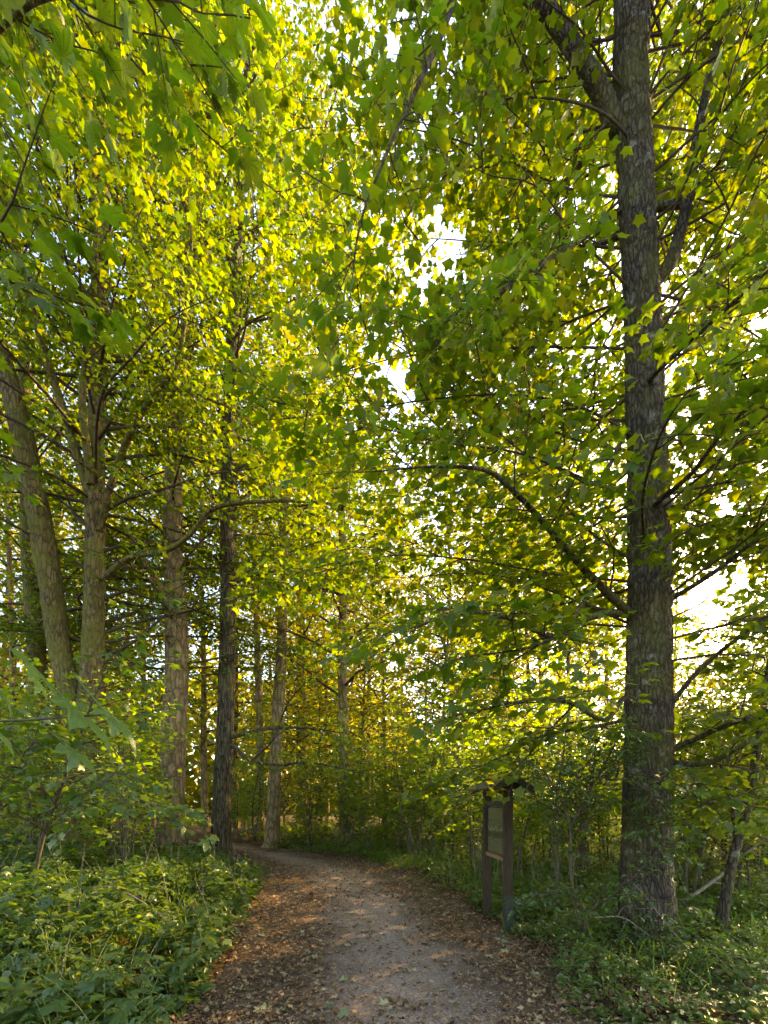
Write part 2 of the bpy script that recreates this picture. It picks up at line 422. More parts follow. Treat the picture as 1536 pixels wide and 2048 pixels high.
# ------------------------------------------------------------------ ground heights and the path
PY = np.array([-6, 0, 3.2, 4.9, 7.3, 9.5, 10.8, 12.4, 14.6, 17.0, 19.0, 21])
PL = np.array([-1.3, -1.35, -1.45, -1.7, -2.1, -2.65, -3.25, -4.2, -5.6, -8.5, -13, -22])
PR = np.array([1.9, 1.8, 1.62, 1.50, 1.15, .75, .05, -1.05, -3.0, -5.4, -9.5, -16])
def path_l(y): return np.interp(y, PY, PL)
def path_r(y): return np.interp(y, PY, PR)
def sstep(t): t = np.clip(t, 0, 1); return t * t * (3 - 2 * t)
def gz(x, y):
    x = np.asarray(x, float); y = np.asarray(y, float)
    dl = path_l(y) - x; dr = x - path_r(y)
    z = .22 * sstep(dl / 1.6) * (1 - .6 * sstep((y - 9) / 3)) + .25 * sstep((dl - 1) / 6) + .06 * sstep(dr / 1.2)
    q = np.stack([x * .5, y * .5, 0 * x], -1)
    z = z + .05 * vnoise(q, 4) + .02 * vnoise(q * 4, 5) * np.where((dl < 0) & (dr < 0), .4, 1)
    return z - .25 * sstep((np.hypot(x, y) - 60) / 100)
def on_path(x, y, pad=0.0): return (x > path_l(y) - pad) & (x < path_r(y) + pad)

# ground: fine near, coarse to the horizon
def axis(lo, hi, step, far):
    a = np.arange(lo, hi + 1e-6, step); k = [1.0]
    out = []; s = step; v = hi
    while v < far: s *= 1.35; v += s; out.append(v)
    neg = []; s = step; v = lo
    while v > -far: s *= 1.35; v -= s; neg.append(v)
    return np.array(neg[::-1] + list(a) + out)
gx = axis(-12, 10, .12, 600); gy = axis(1.5, 22, .12, 600)
X, Y = np.meshgrid(gx, gy)
V = np.stack([X, Y, gz(X, Y)], -1).reshape(-1, 3)
idx = np.arange(len(V)).reshape(len(gy), len(gx))
F = np.stack([idx[:-1, :-1], idx[:-1, 1:], idx[1:, 1:], idx[1:, :-1]], -1).reshape(-1, 4)

def ground_material():
    m, nt, out = new_mat('forest_floor'); L = nt.links.new
    tc = N(nt, 'ShaderNodeTexCoord')
    n1 = N(nt, 'ShaderNodeTexNoise'); n1.inputs['Scale'].default_value = 1.2; n1.inputs['Detail'].default_value = 8; L(tc.outputs['Object'], n1.inputs['Vector'])
    n2 = N(nt, 'ShaderNodeTexNoise'); n2.inputs['Scale'].default_value = 22; n2.inputs['Detail'].default_value = 6; n2.inputs['Roughness'].default_value = .7; L(tc.outputs['Object'], n2.inputs['Vector'])
    v = N(nt, 'ShaderNodeTexVoronoi'); v.inputs['Scale'].default_value = 26; L(tc.outputs['Object'], v.inputs['Vector'])
    a = ramp(nt, [(.25, (.022, .015, .009)), (.5, (.055, .036, .020)), (.75, (.11, .072, .038))], n2.outputs[0])
    t = ramp(nt, [(0, (.6, .55, .5)), (1, (1.5, 1.35, 1.1))], v.outputs['Color'])
    mu = N(nt, 'ShaderNodeMix', data_type='RGBA', blend_type='MULTIPLY'); mu.inputs[0].default_value = 1; L(a.outputs[0], mu.inputs[6]); L(t.outputs[0], mu.inputs[7])
    g = ramp(nt, [(.5, (0, 0, 0)), (.65, (.6, .6, .6))], n1.outputs[0])
    mg = N(nt, 'ShaderNodeMix', data_type='RGBA'); L(g.outputs[0], mg.inputs[0]); L(mu.outputs[2], mg.inputs[6]); mg.inputs[7].default_value = (.04, .055, .014, 1)
    b = N(nt, 'ShaderNodeBsdfPrincipled'); b.inputs['Roughness'].default_value = .95; b.inputs['Specular IOR Level'].default_value = .1; L(mg.outputs[2], b.inputs['Base Color'])
    bp = N(nt, 'ShaderNodeBump'); bp.inputs['Strength'].default_value = .8; bp.inputs['Distance'].default_value = .03; L(n2.outputs[0], bp.inputs['Height']); L(bp.outputs[0], b.inputs['Normal'])
    L(b.outputs[0], out.inputs[0]); return m
M['floor'] = ground_material()
link('ground', mesh_np('ground', V, F, M['floor'], smooth=True), kind='structure')

# path strip, 5 mm above the ground; u runs across it
def path_material():
    m, nt, out = new_mat('gravel_path'); L = nt.links.new
    tc = N(nt, 'ShaderNodeTexCoord'); uv = N(nt, 'ShaderNodeUVMap'); uv.uv_map = 'UVMap'
    sx = N(nt, 'ShaderNodeSeparateXYZ'); L(uv.outputs[0], sx.inputs[0])
    v = N(nt, 'ShaderNodeTexVoronoi'); v.inputs['Scale'].default_value = 75; L(tc.outputs['Object'], v.inputs['Vector'])
    ve = N(nt, 'ShaderNodeTexVoronoi', feature='DISTANCE_TO_EDGE'); ve.inputs['Scale'].default_value = 75; L(tc.outputs['Object'], ve.inputs['Vector'])
    st = ramp(nt, [(0, (.11, .077, .054)), (.35, (.20, .144, .106)), (.7, (.28, .210, .16)), (1, (.44, .36, .29))], v.outputs['Color'])
    n1 = N(nt, 'ShaderNodeTexNoise'); n1.inputs['Scale'].default_value = 2.2; n1.inputs['Detail'].default_value = 7; n1.inputs['Roughness'].default_value = .65; L(tc.outputs['Object'], n1.inputs['Vector'])
    n2 = N(nt, 'ShaderNodeTexNoise'); n2.inputs['Scale'].default_value = 40; n2.inputs['Detail'].default_value = 6; n2.inputs['Roughness'].default_value = .75; L(tc.outputs['Object'], n2.inputs['Vector'])
    soil = ramp(nt, [(.25, (.040, .026, .015)), (.5, (.10, .066, .038)), (.75, (.18, .12, .072))], n2.outputs[0])
    # gravel in the trodden middle, crumbly soil and leaf crumbs to the sides
    e = N(nt, 'ShaderNodeMath', operation='SUBTRACT'); L(sx.outputs[0], e.inputs[0]); e.inputs[1].default_value = .53
    ab = N(nt, 'ShaderNodeMath', operation='ABSOLUTE'); L(e.outputs[0], ab.inputs[0])
    ad = N(nt, 'ShaderNodeMath', operation='MULTIPLY_ADD'); L(n1.outputs[0], ad.inputs[0]); ad.inputs[1].default_value = .55; L(ab.outputs[0], ad.inputs[2])
    gm = ramp(nt, [(.30, (.85, .85, .85)), (.54, (.08, .08, .08))], ad.outputs[0])
    mx = N(nt, 'ShaderNodeMix', data_type='RGBA'); L(gm.outputs[0], mx.inputs[0]); L(soil.outputs[0], mx.inputs[6]); L(st.outputs[0], mx.inputs[7])
    b = N(nt, 'ShaderNodeBsdfPrincipled'); b.inputs['Roughness'].default_value = .9; b.inputs['Specular IOR Level'].default_value = .2; L(mx.outputs[2], b.inputs['Base Color'])
    ad2 = N(nt, 'ShaderNodeMath', operation='MULTIPLY_ADD'); L(n2.outputs[0], ad2.inputs[0]); ad2.inputs[1].default_value = .5; L(ve.outputs['Distance'], ad2.inputs[2])
    bp = N(nt, 'ShaderNodeBump'); bp.inputs['Strength'].default_value = 1; bp.inputs['Distance'].default_value = .012; L(ad2.outputs[0], bp.inputs['Height']); L(bp.outputs[0], b.inputs['Normal'])
    L(b.outputs[0], out.inputs[0]); return m
M['path'] = path_material()
ys = np.arange(1.6, 20.9, .1); us = np.linspace(0, 1, 33)
U, YY = np.meshgrid(us, ys)
XX = path_l(YY) + .12 * fbm(np.stack([YY * 1.1, YY * 0, YY * 0], -1), 3, 1) + (path_r(YY) - path_l(YY)) * U
V = np.stack([XX, YY, gz(XX, YY) + .006 + .02 * np.sin(np.pi * U)], -1).reshape(-1, 3)
idx = np.arange(len(V)).reshape(len(ys), len(us))
F = np.stack([idx[:-1, :-1], idx[:-1, 1:], idx[1:, 1:], idx[1:, :-1]], -1).reshape(-1, 4)
me = mesh_np('path', V, F, M['path'], smooth=True)
uvl = me.uv_layers.new(name='UVMap'); uvv = np.stack([U.ravel(), YY.ravel()], -1)[F.ravel()]
uvl.data.foreach_set('uv', uvv.astype(np.float32).ravel())
link('path', me, kind='structure')

# ------------------------------------------------------------------ trees
# openings in the canopy over the path and towards the field: (px, py, radius px, near, far)
GAPS = [(905, 495, 36, 2.5, 40), (872, 430, 24, 2.5, 40), (800, 745, 26, 2.5, 40), (815, 800, 24, 2.5, 40), (782, 85, 30, 2, 40), (848, 250, 16, 2, 40),
        (1415, 1205, 42, 2, 40), (1480, 1150, 26, 2, 40), (1375, 1320, 34, 2, 40), (1515, 655, 26, 2, 40), (1450, 1010, 22, 2, 40), (1150, 400, 12, 2, 30),
        (845, 560, 20, 2.5, 40), (905, 250, 10, 2, 30), (130, 1040, 14, 3, 30), (1375, 860, 14, 2, 30), (790, 690, 16, 2, 30), (930, 560, 14, 2, 30)]
def in_gap(p):
    if p[1] < .4: return False
    px = 768 + p[0] / p[1] * FPX; py = HOR - (p[2] - EYE) / p[1] * FPX
    for gx_, gy_, r, a, b in GAPS:
        if a < p[1] < b and (px - gx_) ** 2 + ((py - gy_) * .8) ** 2 < (r * random.uniform(.75, 1.25)) ** 2: return True
    return False

# clear boles: few twigs grow across the faces of the stems
BOLES = [((1300, 1900), (1300, 1150), 62, 5.0), ((1300, 1150), (1262, -100), 62, 5.05), ((1225, 240), (1060, -50), 56, 5.12), ((1345, 515), (1425, 140), 30, 5.05), ((185, 1450), (190, 760), 34, 11.6), ((195, 760), (205, 420), 24, 11.6), ((150, 1420), (75, 1000), 40, 11.4), ((75, 1000), (0, 700), 40, 11.4),
         ((340, 1700), (350, 1050), 32, 13.0), ((440, 1710), (458, 860), 28, 13.5), ((458, 860), (480, 400), 22, 13.5), ((543, 1690), (563, 1250), 20, 15.3), ((170, 960), (100, 720), 16, 10.8), ((205, 1055), (375, 640), 16, 9.6), ((210, 1155), (420, 1022), 16, 10.2), ((420, 1022), (600, 1002), 16, 9.6)]
def before_stem(p, prob=.82):
    px = 768 + p[0] / p[1] * FPX; py = HOR - (p[2] - EYE) / p[1] * FPX
    for (x0, y0), (x1, y1), w, d in BOLES:
        if p[1] < d:
            t = ((px - x0) * (x1 - x0) + (py - y0) * (y1 - y0)) / ((x1 - x0) ** 2 + (y1 - y0) ** 2)
            if -.02 < t < 1.02 and math.hypot(px - x0 - t * (x1 - x0), py - y0 - t * (y1 - y0)) < w and random.random() < prob: return True
    return False

class Tree:
    def __init__(s, name, label, base, mat, size=.13, tmpl=MAPLE, leafmat='maple', shape='maple', n_leaf_parts=0, cat='tree', group=None, thin=.35, clear=1.8):
        s.base = Vector(base); s.o = thing(name, label, cat, s.base, group); s.mat = M[mat]; s.size = size; s.tmpl = tmpl
        s.lm = leafmat; s.shape = shape; s.nparts = n_leaf_parts; s.tw = []; s.sec = []; s.thin = thin; s.clear = clear; s.wd = []; s.root = None; s.bole = .68; s.mid = 0
    def wood(s, rows, name='limb', sides=8, n=5, mat=None, **k):
        return wood(name, rows, mat or s.mat, s.o, s.base, sides, n, **k)
    def twig(s, p, d, ln):
        if s.thin < 1 and s.culled(p): return
        s.tw.append((p[0], p[1], p[2], d[0], d[1], d[2], ln))
    def culled(s, p):
        if (p[0] ** 2 + p[1] ** 2 + (p[2] - EYE) ** 2) < s.clear ** 2: return True
        if p[1] < .5 or not (-260 < 768 + p[0] / p[1] * FPX < 1800 and -320 < HOR - (p[2] - EYE) / p[1] * FPX):
            return random.random() > s.thin
        return before_stem(p, s.bole) or in_gap(p)
    def secondary(s, pts, f0=.15, sp=.38, L=1.3, tsp=.16, tl=.45, flat=.25, droop=-.03, r=.012, end=True):
        pts = np.asarray(pts)[:, :3]
        seg = np.linalg.norm(np.diff(pts, axis=0), axis=1); S = np.concatenate([[0], np.cumsum(seg)]); tot = S[-1]
        t = f0 * tot; side = random.choice((-1, 1))
        while t < tot:
            i = min(len(seg) - 1, int(np.searchsorted(S, t) - 1)); i = max(i, 0)
            f = t / tot; p = Vector(pts[i] + (pts[i + 1] - pts[i]) * ((t - S[i]) / max(seg[i], 1e-6)))
            tan = Vector(pts[i + 1] - pts[i]).normalized()
            s.one_sec(p, tan, side, L * random.uniform(.55, 1.15) * (1 - .45 * f), tsp, tl, flat, droop, r)
            side = -side; t += sp * random.uniform(.7, 1.3)
        if end: s.one_sec(Vector(pts[-1]), Vector(pts[-1] - pts[-2]).normalized(), 0, L * .5, tsp, tl, flat, droop, r)
    def branch_dir(s, tan, side, lo, hi, flat):
        if side == 0: return tan.copy()
        h = tan.cross(Vector((0, 0, 1)))
        if h.length < .35: h = Vector((random.gauss(0, 1), random.gauss(0, 1), .1))
        h.normalize(); up = h.cross(tan)
        a = math.radians(random.uniform(lo, hi)); ph = random.gauss(0, flat)
        return (tan * math.cos(a) + (h * side * math.cos(ph) + up * math.sin(ph)) * math.sin(a)).normalized()
    def one_sec(s, p, tan, side, L, tsp, tl, flat, droop, r):
        d = s.branch_dir(tan, side, 35, 70, flat); k = 5; st = L / (k - 1); pl = [p.copy()]; q = p.copy()
        for i in range(k - 1):
            q = q + d * st; pl.append(q.copy())
            d = (d + Vector((random.gauss(0, .16), random.gauss(0, .16), random.gauss(0, .10) + droop))).normalized()
        if s.culled(pl[2]): return
        s.sec.append(([tuple(v) for v in pl], r * min(1.3, .4 + L * .5)))
        t = .12 * L; sd = random.choice((-1, 1))
        while t < L:
            i = min(k - 2, int(t / st)); b = pl[i].lerp(pl[i + 1], t / st - i); tn = (pl[i + 1] - pl[i]).normalized()
            s.twig(b, s.branch_dir(tn, sd, 35, 65, .16), tl * random.uniform(.6, 1.15) * (1 - .35 * t / L)); sd = -sd
            t += tsp * random.uniform(.7, 1.3)
        s.twig(pl[-1], (pl[-1] - pl[-2]).normalized(), tl * .6)
    def limb(s, rows, part=True, sides=7, **k):
        """rows (Vector, radius): a limb that is seen, with its foliage"""
        if s.root: rows = [(Vector(s.root(rows[0][0])), rows[0][1])] + list(rows)
        p = crom([(*r_[0], r_[1]) for r_ in rows], 5)
        if part: s.wood(rows, sides=sides)
        else: s.wd.append(p)
        s.secondary(p, **k)
    def auto_limb(s, p, az, el, length, r, bend=.05, part=True, **k):
        d = Vector((math.cos(az) * math.cos(el), math.sin(az) * math.cos(el), math.sin(el))); q = Vector(p); rows = [(q.copy(), r)]; n = 5
        for i in range(n):
            q = q + d * (length / n); rows.append((q.copy(), r * (1 - (i + 1) / (n + .6))))
            d = (d + Vector((random.gauss(0, .2), random.gauss(0, .2), random.gauss(0, .1) - bend))).normalized()
        s.limb(rows, part, **k)
    def leaves(s, nodes=.085):
        T = np.array(s.tw); p0 = T[:, :3]; d = T[:, 3:6]; ln = T[:, 6]
        K = np.maximum(2, (ln / nodes).astype(int)); rep = np.repeat(np.arange(len(T)), K)
        kk = np.concatenate([np.arange(k) for k in K]); t = (kk + .6 + rng.uniform(-.3, .3, len(kk))) / K[rep]
        up = np.array([0, 0, 1.])
        out = []
        for sg in (-1, 1):
            side = unit(np.cross(d[rep], up) + 1e-4)
            dr = d[rep] * .6 + sg * side * .75 + rng.normal(0, .28, (len(rep), 3)); dr[:, 2] -= rng.uniform(.0, .55, len(rep))
            pos = p0[rep] + d[rep] * (ln[rep] * t)[:, None]; pos[:, 2] -= .06 * (t * ln[rep]) ** 2
            out.append((pos, unit(dr)))
        out.append((p0 + d * ln[:, None], unit(d + rng.normal(0, .2, d.shape) - np.array([0, 0, .2]))))
        pos = np.concatenate([o[0] for o in out]); dr = np.concatenate([o[1] for o in out])
        keep = rng.random(len(pos)) < .88; pos, dr = pos[keep], dr[keep]
        size = s.size * np.clip(rng.normal(.92, .25, len(pos)), .4, 1.45)
        pos = pos + dr * (size * rng.uniform(.35, .75, len(size)))[:, None]
        nr = up + rng.normal(0, .42, pos.shape); nr = unit(nr)
        if s.thin < 1:
            px, py = proj(pos + dr * size[:, None] * .5); ok = np.ones(len(pos), bool)
            for gx_, gy_, r, a, b in GAPS: ok &= ~((pos[:, 1] > a) & (pos[:, 1] < b) & ((px - gx_) ** 2 + ((py - gy_) * .8) ** 2 < (r * rng.uniform(.55, 1.05, len(px))) ** 2))
            pos, dr, nr, size = pos[ok], dr[ok], nr[ok], size[ok]
        return pos, dr, nr, size
    def finish(s, nodes=.085, twigs=True, crown='crown', fine=True):
        if not s.tw: return 0
        pos, dr, nr, size = s.leaves(nodes)
        if s.nparts:
            g = grade_view(pos, size); o = np.argsort(-g)[:s.nparts]; o = o[g[o] > 0]
            leaf_objects(s.o, s.base, pos[o], dr[o], nr[o], size[o], s.shape, s.lm)
            m = np.ones(len(pos), bool); m[o] = False; pos, dr, nr, size = pos[m], dr[m], nr[m], size[m]
        if len(pos):
            near = grade_view(pos, size); near = near > (np.sort(near)[-s.mid] if s.mid and s.mid < len(near) else -1)
            V, F = leaf_cloud((pos - np.array(s.base))[near], dr[near], nr[near], size[near], s.tmpl)
            if (~near).any():
                V2, F2 = leaf_cloud((pos - np.array(s.base))[~near], dr[~near], nr[~near], size[~near], LEAF6); F = np.concatenate([F, F2 + len(V)]); V = np.concatenate([V, V2])
            link(crown, mesh_np(crown, V, F, M[s.lm]), s.o, kind='stuff')
        if twigs:
            Vs, Fs, off = [], [], 0
            for p in s.wd:
                v, f = tubes(p[None, :, :3], p[None, :, 3], 5); Vs.append(v); Fs.append(f + off); off += len(v)
            if s.sec:
                pp = np.array([a for a, _ in s.sec]); rr = np.array([r for _, r in s.sec])[:, None] * np.linspace(1, .35, 5)[None]
                v, f = tubes(pp, rr, 4); Vs.append(v); Fs.append(f + off); off += len(v)
            T = np.array(s.tw if fine else s.tw[:1]); e = T[:, :3] + T[:, 3:6] * T[:, 6:7]; mid = (T[:, :3] + e) / 2; e[:, 2] -= .05 * T[:, 6]
            v, f = tubes(np.stack([T[:, :3], mid, e], 1), np.tile([.0045, .0035, .002], (len(T), 1)), 3); Vs.append(v); Fs.append(f + off)
            link('twigs', mesh_np('twigs', np.concatenate(Vs) - np.array(s.base), np.concatenate(Fs), M['twig'], smooth=True), s.o, kind='stuff')
        return len(pos)

COUNT = {}
def px_rows(lst): return [(P(a, b, c), r) for a, b, c, r in lst]
def gp(x, y): return Vector((x, y, float(gz(x, y))))

# --- the big maple beside the path
R = Tree('maple_tree', 'tall thick maple with dark flaky bark standing alone beside the notice board', (3.05, 5.2, 0), 'bark', .108, n_leaf_parts=300)
tr = [(1302, 1905, .31), (1300, 1850, .295), (1293, 1750, .275), (1294, 1600, .255), (1297, 1400, .245), (1300, 1200, .24), (1297, 1000, .225), (1290, 800, .212), (1284, 600, .20), (1275, 400, .195), (1264, 200, .19), (1262, 0, .185), (1262, -250, .165), (1255, -600, .13), (1265, -1000, .09), (1275, -1400, .04)]
R.wood([(P(a, b, 5.2), r * .95) for a, b, r in tr], 'trunk', sides=60, n=6, bark=(.05, .018), bfreq=(14, 14, 3.6), flare=.30)
def r_root(p):
    z = p.z - .06; return (P(1290, HOR - (z - EYE) / 5.2 * FPX, 5.2).x, 5.2, z) if math.hypot(p.x - 3.0, p.y - 5.2) < .8 else tuple(p - Vector((0, 0, .01)))
R.root = r_root; R.mid = 12000; R.bole = .95
K1 = dict(sp=.26, L=1.1, tsp=.14, tl=.42)
R.limb(px_rows([(1232, 250, 5.2, .105), (1210, 200, 5.2, .10), (1150, 100, 5.15, .092), (1085, 0, 5.1, .085), (1030, -130, 5.0, .075), (960, -330, 4.8, .06), (860, -560, 4.6, .03)]), sides=14, f0=.45, **K1)
R.limb(px_rows([(1262, 1228, 5.15, .05), (1235, 1205, 4.95, .045), (1170, 1140, 4.7, .036), (1100, 1060, 4.45, .030), (1030, 985, 4.2, .024), (970, 940, 4.1, .018), (870, 933, 4.0, .012), (780, 940, 4.0, .006)]), f0=.2, **K1)
R.limb(px_rows([(1262, 1232, 5.15, .045), (1215, 1225, 4.95, .038), (1165, 1242, 4.8, .03), (1130, 1268, 4.65, .026), (1090, 1270, 4.5, .022), (1035, 1243, 4.3, .018), (940, 1222, 4.1, .012), (840, 1250, 3.9, .006)]), f0=.3, **K1)
R.limb(px_rows([(1185, 1178, 4.75, .022), (1160, 1215, 4.7, .02), (1130, 1262, 4.6, .017), (1060, 1295, 4.4, .013), (960, 1310, 4.2, .006)]), f0=.4, **K1)
R.limb(px_rows([(1320, 1510, 5.15, .032), (1390, 1478, 5.0, .030), (1450, 1452, 4.8, .026), (1536, 1420, 4.6, .020), (1660, 1370, 4.3, .010)]), f0=.25, **K1)
R.limb(px_rows([(1325, 1500, 5.2, .034), (1350, 1525, 5.0, .032), (1410, 1527, 4.7, .028), (1460, 1505, 4.5, .025), (1536, 1462, 4.3, .02), (1680, 1400, 3.9, .009)]), f0=.3, **K1)
R.limb(px_rows([(1318, 1440, 5.1, .03), (1400, 1338, 4.9, .025), (1536, 1230, 4.6, .02), (1660, 1130, 4.3, .01)]), f0=.4, **K1)
R.limb(px_rows([(1335, 1200, 5.2, .03), (1420, 1150, 4.9, .026), (1536, 1062, 4.5, .02), (1660, 960, 4.2, .01)]), f0=.35, **K1)
R.limb(px_rows([(1310, 560, 5.2, .085), (1345, 515, 5.15, .075), (1375, 400, 5.1, .062), (1392, 290, 5.1, .055), (1420, 150, 5.0, .045), (1455, 0, 4.9, .035), (1500, -200, 4.8, .015)]), sides=10, f0=.2, **K1)
R.limb(px_rows([(1300, 418, 5.2, .05), (1340, 410, 5.15, .045), (1370, 405, 5.1, .04), (1440, 350, 4.9, .025), (1540, 300, 4.5, .012)]), f0=.4, **K1)
R.limb(px_rows([(1255, 862, 5.2, .03), (1225, 920, 5.05, .026), (1190, 968, 4.9, .02), (1150, 955, 4.8, .012), (1100, 930, 4.6, .006)]), f0=.4, **K1)
R.limb(px_rows([(1242, 420, 5.2, .035), (1160, 480, 5.0, .03), (1080, 530, 4.6, .024), (990, 590, 4.2, .018), (900, 640, 3.9, .008)]), f0=.25, **K1)
R.limb(px_rows([(1250, 470, 5.3, .03), (1190, 490, 5.4, .025), (1120, 510, 5.6, .018), (1020, 600, 5.7, .008)]), f0=.3, **K1)
R.limb(px_rows([(1222, 245, 5.2, .045), (1170, 320, 5.4, .035), (1110, 385, 5.7, .028), (1070, 425, 6, .018), (1000, 440, 6.2, .008)]), f0=.4, **K1)
R.limb(px_rows([(1030, -130, 5.0, .03), (940, -60, 4.2, .024), (880, 80, 3.7, .018), (820, 205, 3.6, .015), (770, 315, 3.5, .012), (720, 450, 3.5, .009), (700, 600, 3.5, .004)]), f0=.35, sp=.4, L=.8, tsp=.18, tl=.4)
R.limb(px_rows([(1250, 1395, 5.0, .03), (1210, 1440, 4.7, .025), (1140, 1405, 4.3, .02), (1060, 1400, 4.0, .012), (960, 1420, 3.8, .006)]), f0=.3, **K1)
R.limb(px_rows([(1262, 1440, 5.0, .022), (1180, 1455, 4.9, .018), (1090, 1470, 4.8, .014), (1010, 1510, 4.7, .01), (930, 1545, 4.6, .004)]), f0=.3, **K1)
R.limb(px_rows([(1150, 1408, 4.5, .012), (1090, 1470, 4.7, .010), (1035, 1535, 4.9, .007), (985, 1570, 5.0, .005), (940, 1585, 5.1, .002)]), f0=.35, sp=.3, L=.5, tsp=.14, tl=.34)
R.limb(px_rows([(1300, 760, 5.0, .03), (1360, 700, 4.4, .024), (1450, 620, 3.8, .018), (1560, 520, 3.3, .008)]), f0=.35, **K1)
R.limb(px_rows([(1310, 1010, 5.0, .03), (1380, 950, 4.3, .022), (1450, 860, 3.6, .016), (1560, 760, 3.0, .008)]), f0=.35, **K1)
R.limb(px_rows([(1290, 1090, 5.0, .022), (1285, 1010, 4.4, .017), (1300, 930, 3.8, .013), (1330, 850, 3.3, .008), (1370, 790, 3.0, .004)]), f0=.45, sp=.28, L=.7, tsp=.15, tl=.4)
for i in range(150):
    z = 3.3 + 10.5 * (i / 150) ** 1.0 + random.uniform(-.3, .3); az = i * 2.39996 + random.uniform(-.3, .3)
    c = P(1290, HOR - (z - EYE) / 5.2 * FPX, 5.2); L = random.uniform(2.6, 4.6) * (1.0 if z < 9 else .85)
    if math.cos(az - math.radians(240)) > .8: continue
    if math.sin(az) < -.3: L *= .8
    elif math.sin(az) > .2: L *= 1.25
    R.auto_limb((c.x, c.y, z), az, math.radians(random.uniform(0, 38)), L, .017, .06, part=False, sp=.34, L=1.2, tsp=.16, tl=.45, f0=.2)
COUNT['R'] = R.finish()

# --- twin-stemmed maple on the left bank
B = Tree('maple_tree', 'mossy maple with two stems, one leaning outward, on the left bank', P(165, 1690, 12), 'bark_left', .12, LEAF6)
B.wood(px_rows([(160, 1715, 12, .62), (160, 1680, 12, .55), (166, 1560, 12, .45), (172, 1450, 12, .33), (184, 1350, 12, .27), (190, 1150, 12, .24), (190, 1000, 12, .23), (192, 860, 12, .20), (200, 700, 12, .19), (204, 420, 12, .16), (215, 100, 12, .13), (230, -200, 12, .09), (235, -420, 12, .04)]), 'trunk', sides=40, n=6, bark=(.05, .05), flare=.3)
B.wood(px_rows([(160, 1470, 12, .30), (140, 1380, 11.95, .27), (118, 1290, 11.9, .27), (98, 1150, 11.8, .265), (72, 1000, 11.7, .26), (40, 850, 11.6, .25), (5, 720, 11.5, .23), (-60, 500, 11.4, .2), (-150, 200, 11.2, .12), (-230, -200, 11, .04)]), 'leaning_stem', sides=32, n=6, bark=(.05, .05))
K2 = dict(sp=.42, L=1.8, tsp=.2, tl=.6)
B.limb(px_rows([(180, 985, 11.9, .14), (150, 900, 11.7, .12), (120, 800, 11.5, .10), (95, 725, 11.2, .09), (60, 600, 10.8, .075), (15, 440, 10.3, .05), (-60, 240, 9.8, .02)]), sides=9, f0=.3, **K2)
B.limb(px_rows([(182, 970, 11.8, .11), (172, 880, 11.6, .10), (165, 790, 11.3, .085), (182, 640, 10.9, .07), (192, 480, 10.4, .06), (185, 320, 10, .045), (170, 120, 9.5, .02)]), sides=9, f0=.3, **K2)
B.limb(px_rows([(200, 1060, 11.9, .09), (225, 960, 11.5, .085), (255, 880, 11.1, .075), (300, 800, 10.6, .065), (350, 735, 10.1, .055), (370, 640, 9.7, .045), (382, 500, 9.2, .035), (378, 420, 9, .015)]), sides=9, f0=.25, **K2)
B.limb(px_rows([(205, 1158, 11.9, .085), (260, 1115, 11.5, .07), (330, 1102, 11.0, .062), (380, 1070, 10.6, .056), (420, 1022, 10.3, .05), (480, 1006, 10, .042), (600, 1002, 9.5, .03), (700, 1012, 9.2, .015)]), sides=9, f0=.3, **K2)
B.limb(px_rows([(378, 430, 9.2, .05), (340, 320, 8.8, .05), (375, 232, 8.5, .045), (480, 252, 8.2, .035), (550, 310, 8, .028), (620, 370, 7.8, .012)]), f0=.1, sp=.45, L=1.5, tsp=.2, tl=.55)
B.limb(px_rows([(338, 745, 10.2, .04), (400, 790, 9.9, .03), (470, 820, 9.6, .02), (540, 860, 9.3, .008)]), f0=.2, **K2)
for i in range(125):
    z = 5.2 + 19 * i / 125 + random.uniform(-.4, .4); az = i * 2.39996
    if z < 9 and math.sin(az) < -.1: az = -az
    c = P(192, HOR - (z - EYE) / 12 * FPX, 12); L = random.uniform(4, 7.2) * (1 if z < 19 else .8)
    if math.cos(az) > .5: L *= .95
    B.auto_limb((c.x, c.y, z), az, math.radians(random.uniform(-5, 35)), L, .05, .05, part=False, sp=.5, L=1.9, tsp=.22, tl=.62, f0=.25)
COUNT['B'] = B.finish(.1)

# --- maple whose stem stands out of frame on the left, its boughs hang in
FL = Tree('maple_tree', 'maple whose large leaves hang in at the upper left corner', gp(-5.6, 4.4), 'bark_left', .125, n_leaf_parts=300, clear=1.9)
FL.wood([(Vector((-5.6, 4.4, .2)), .26), (Vector((-5.6, 4.4, 3)), .22), (Vector((-5.4, 4.5, 7)), .18), (Vector((-5.3, 4.4, 11)), .12), (Vector((-5.3, 4.4, 15)), .04)], 'trunk', sides=24, n=6, bark=(.04, .06))
K3 = dict(sp=.36, L=1.2, tsp=.17, tl=.45)
FL.limb([(Vector((-5.5, 4.4, 4.6)), .05), (P(-260, 380, 3.8), .035), (P(-60, 130, 3.0), .02), (P(60, 10, 2.6), .013), (P(200, -10, 2.4), .009), (P(330, 0, 2.3), .004)], f0=.4, sp=.3, L=.7, tsp=.17, tl=.4)
FL.limb([(Vector((-5.5, 4.4, 3.6)), .05), (P(-300, 900, 3.6), .035), (P(-120, 640, 2.9), .02), (P(-20, 480, 2.5), .008)], f0=.35, **K3)
for i in range(20):
    z = 10.5 + 4 * i / 20; az = math.radians(random.uniform(-75, 75)) if i % 5 else i * 2.4
    FL.auto_limb((-5.5, 4.4, z), az, math.radians(random.uniform(0, 35)), random.uniform(2.8, 5.2), .03, .05, part=False, f0=.25, sp=.36, L=1.3, tsp=.16, tl=.48)
COUNT['FL'] = FL.finish(.1)

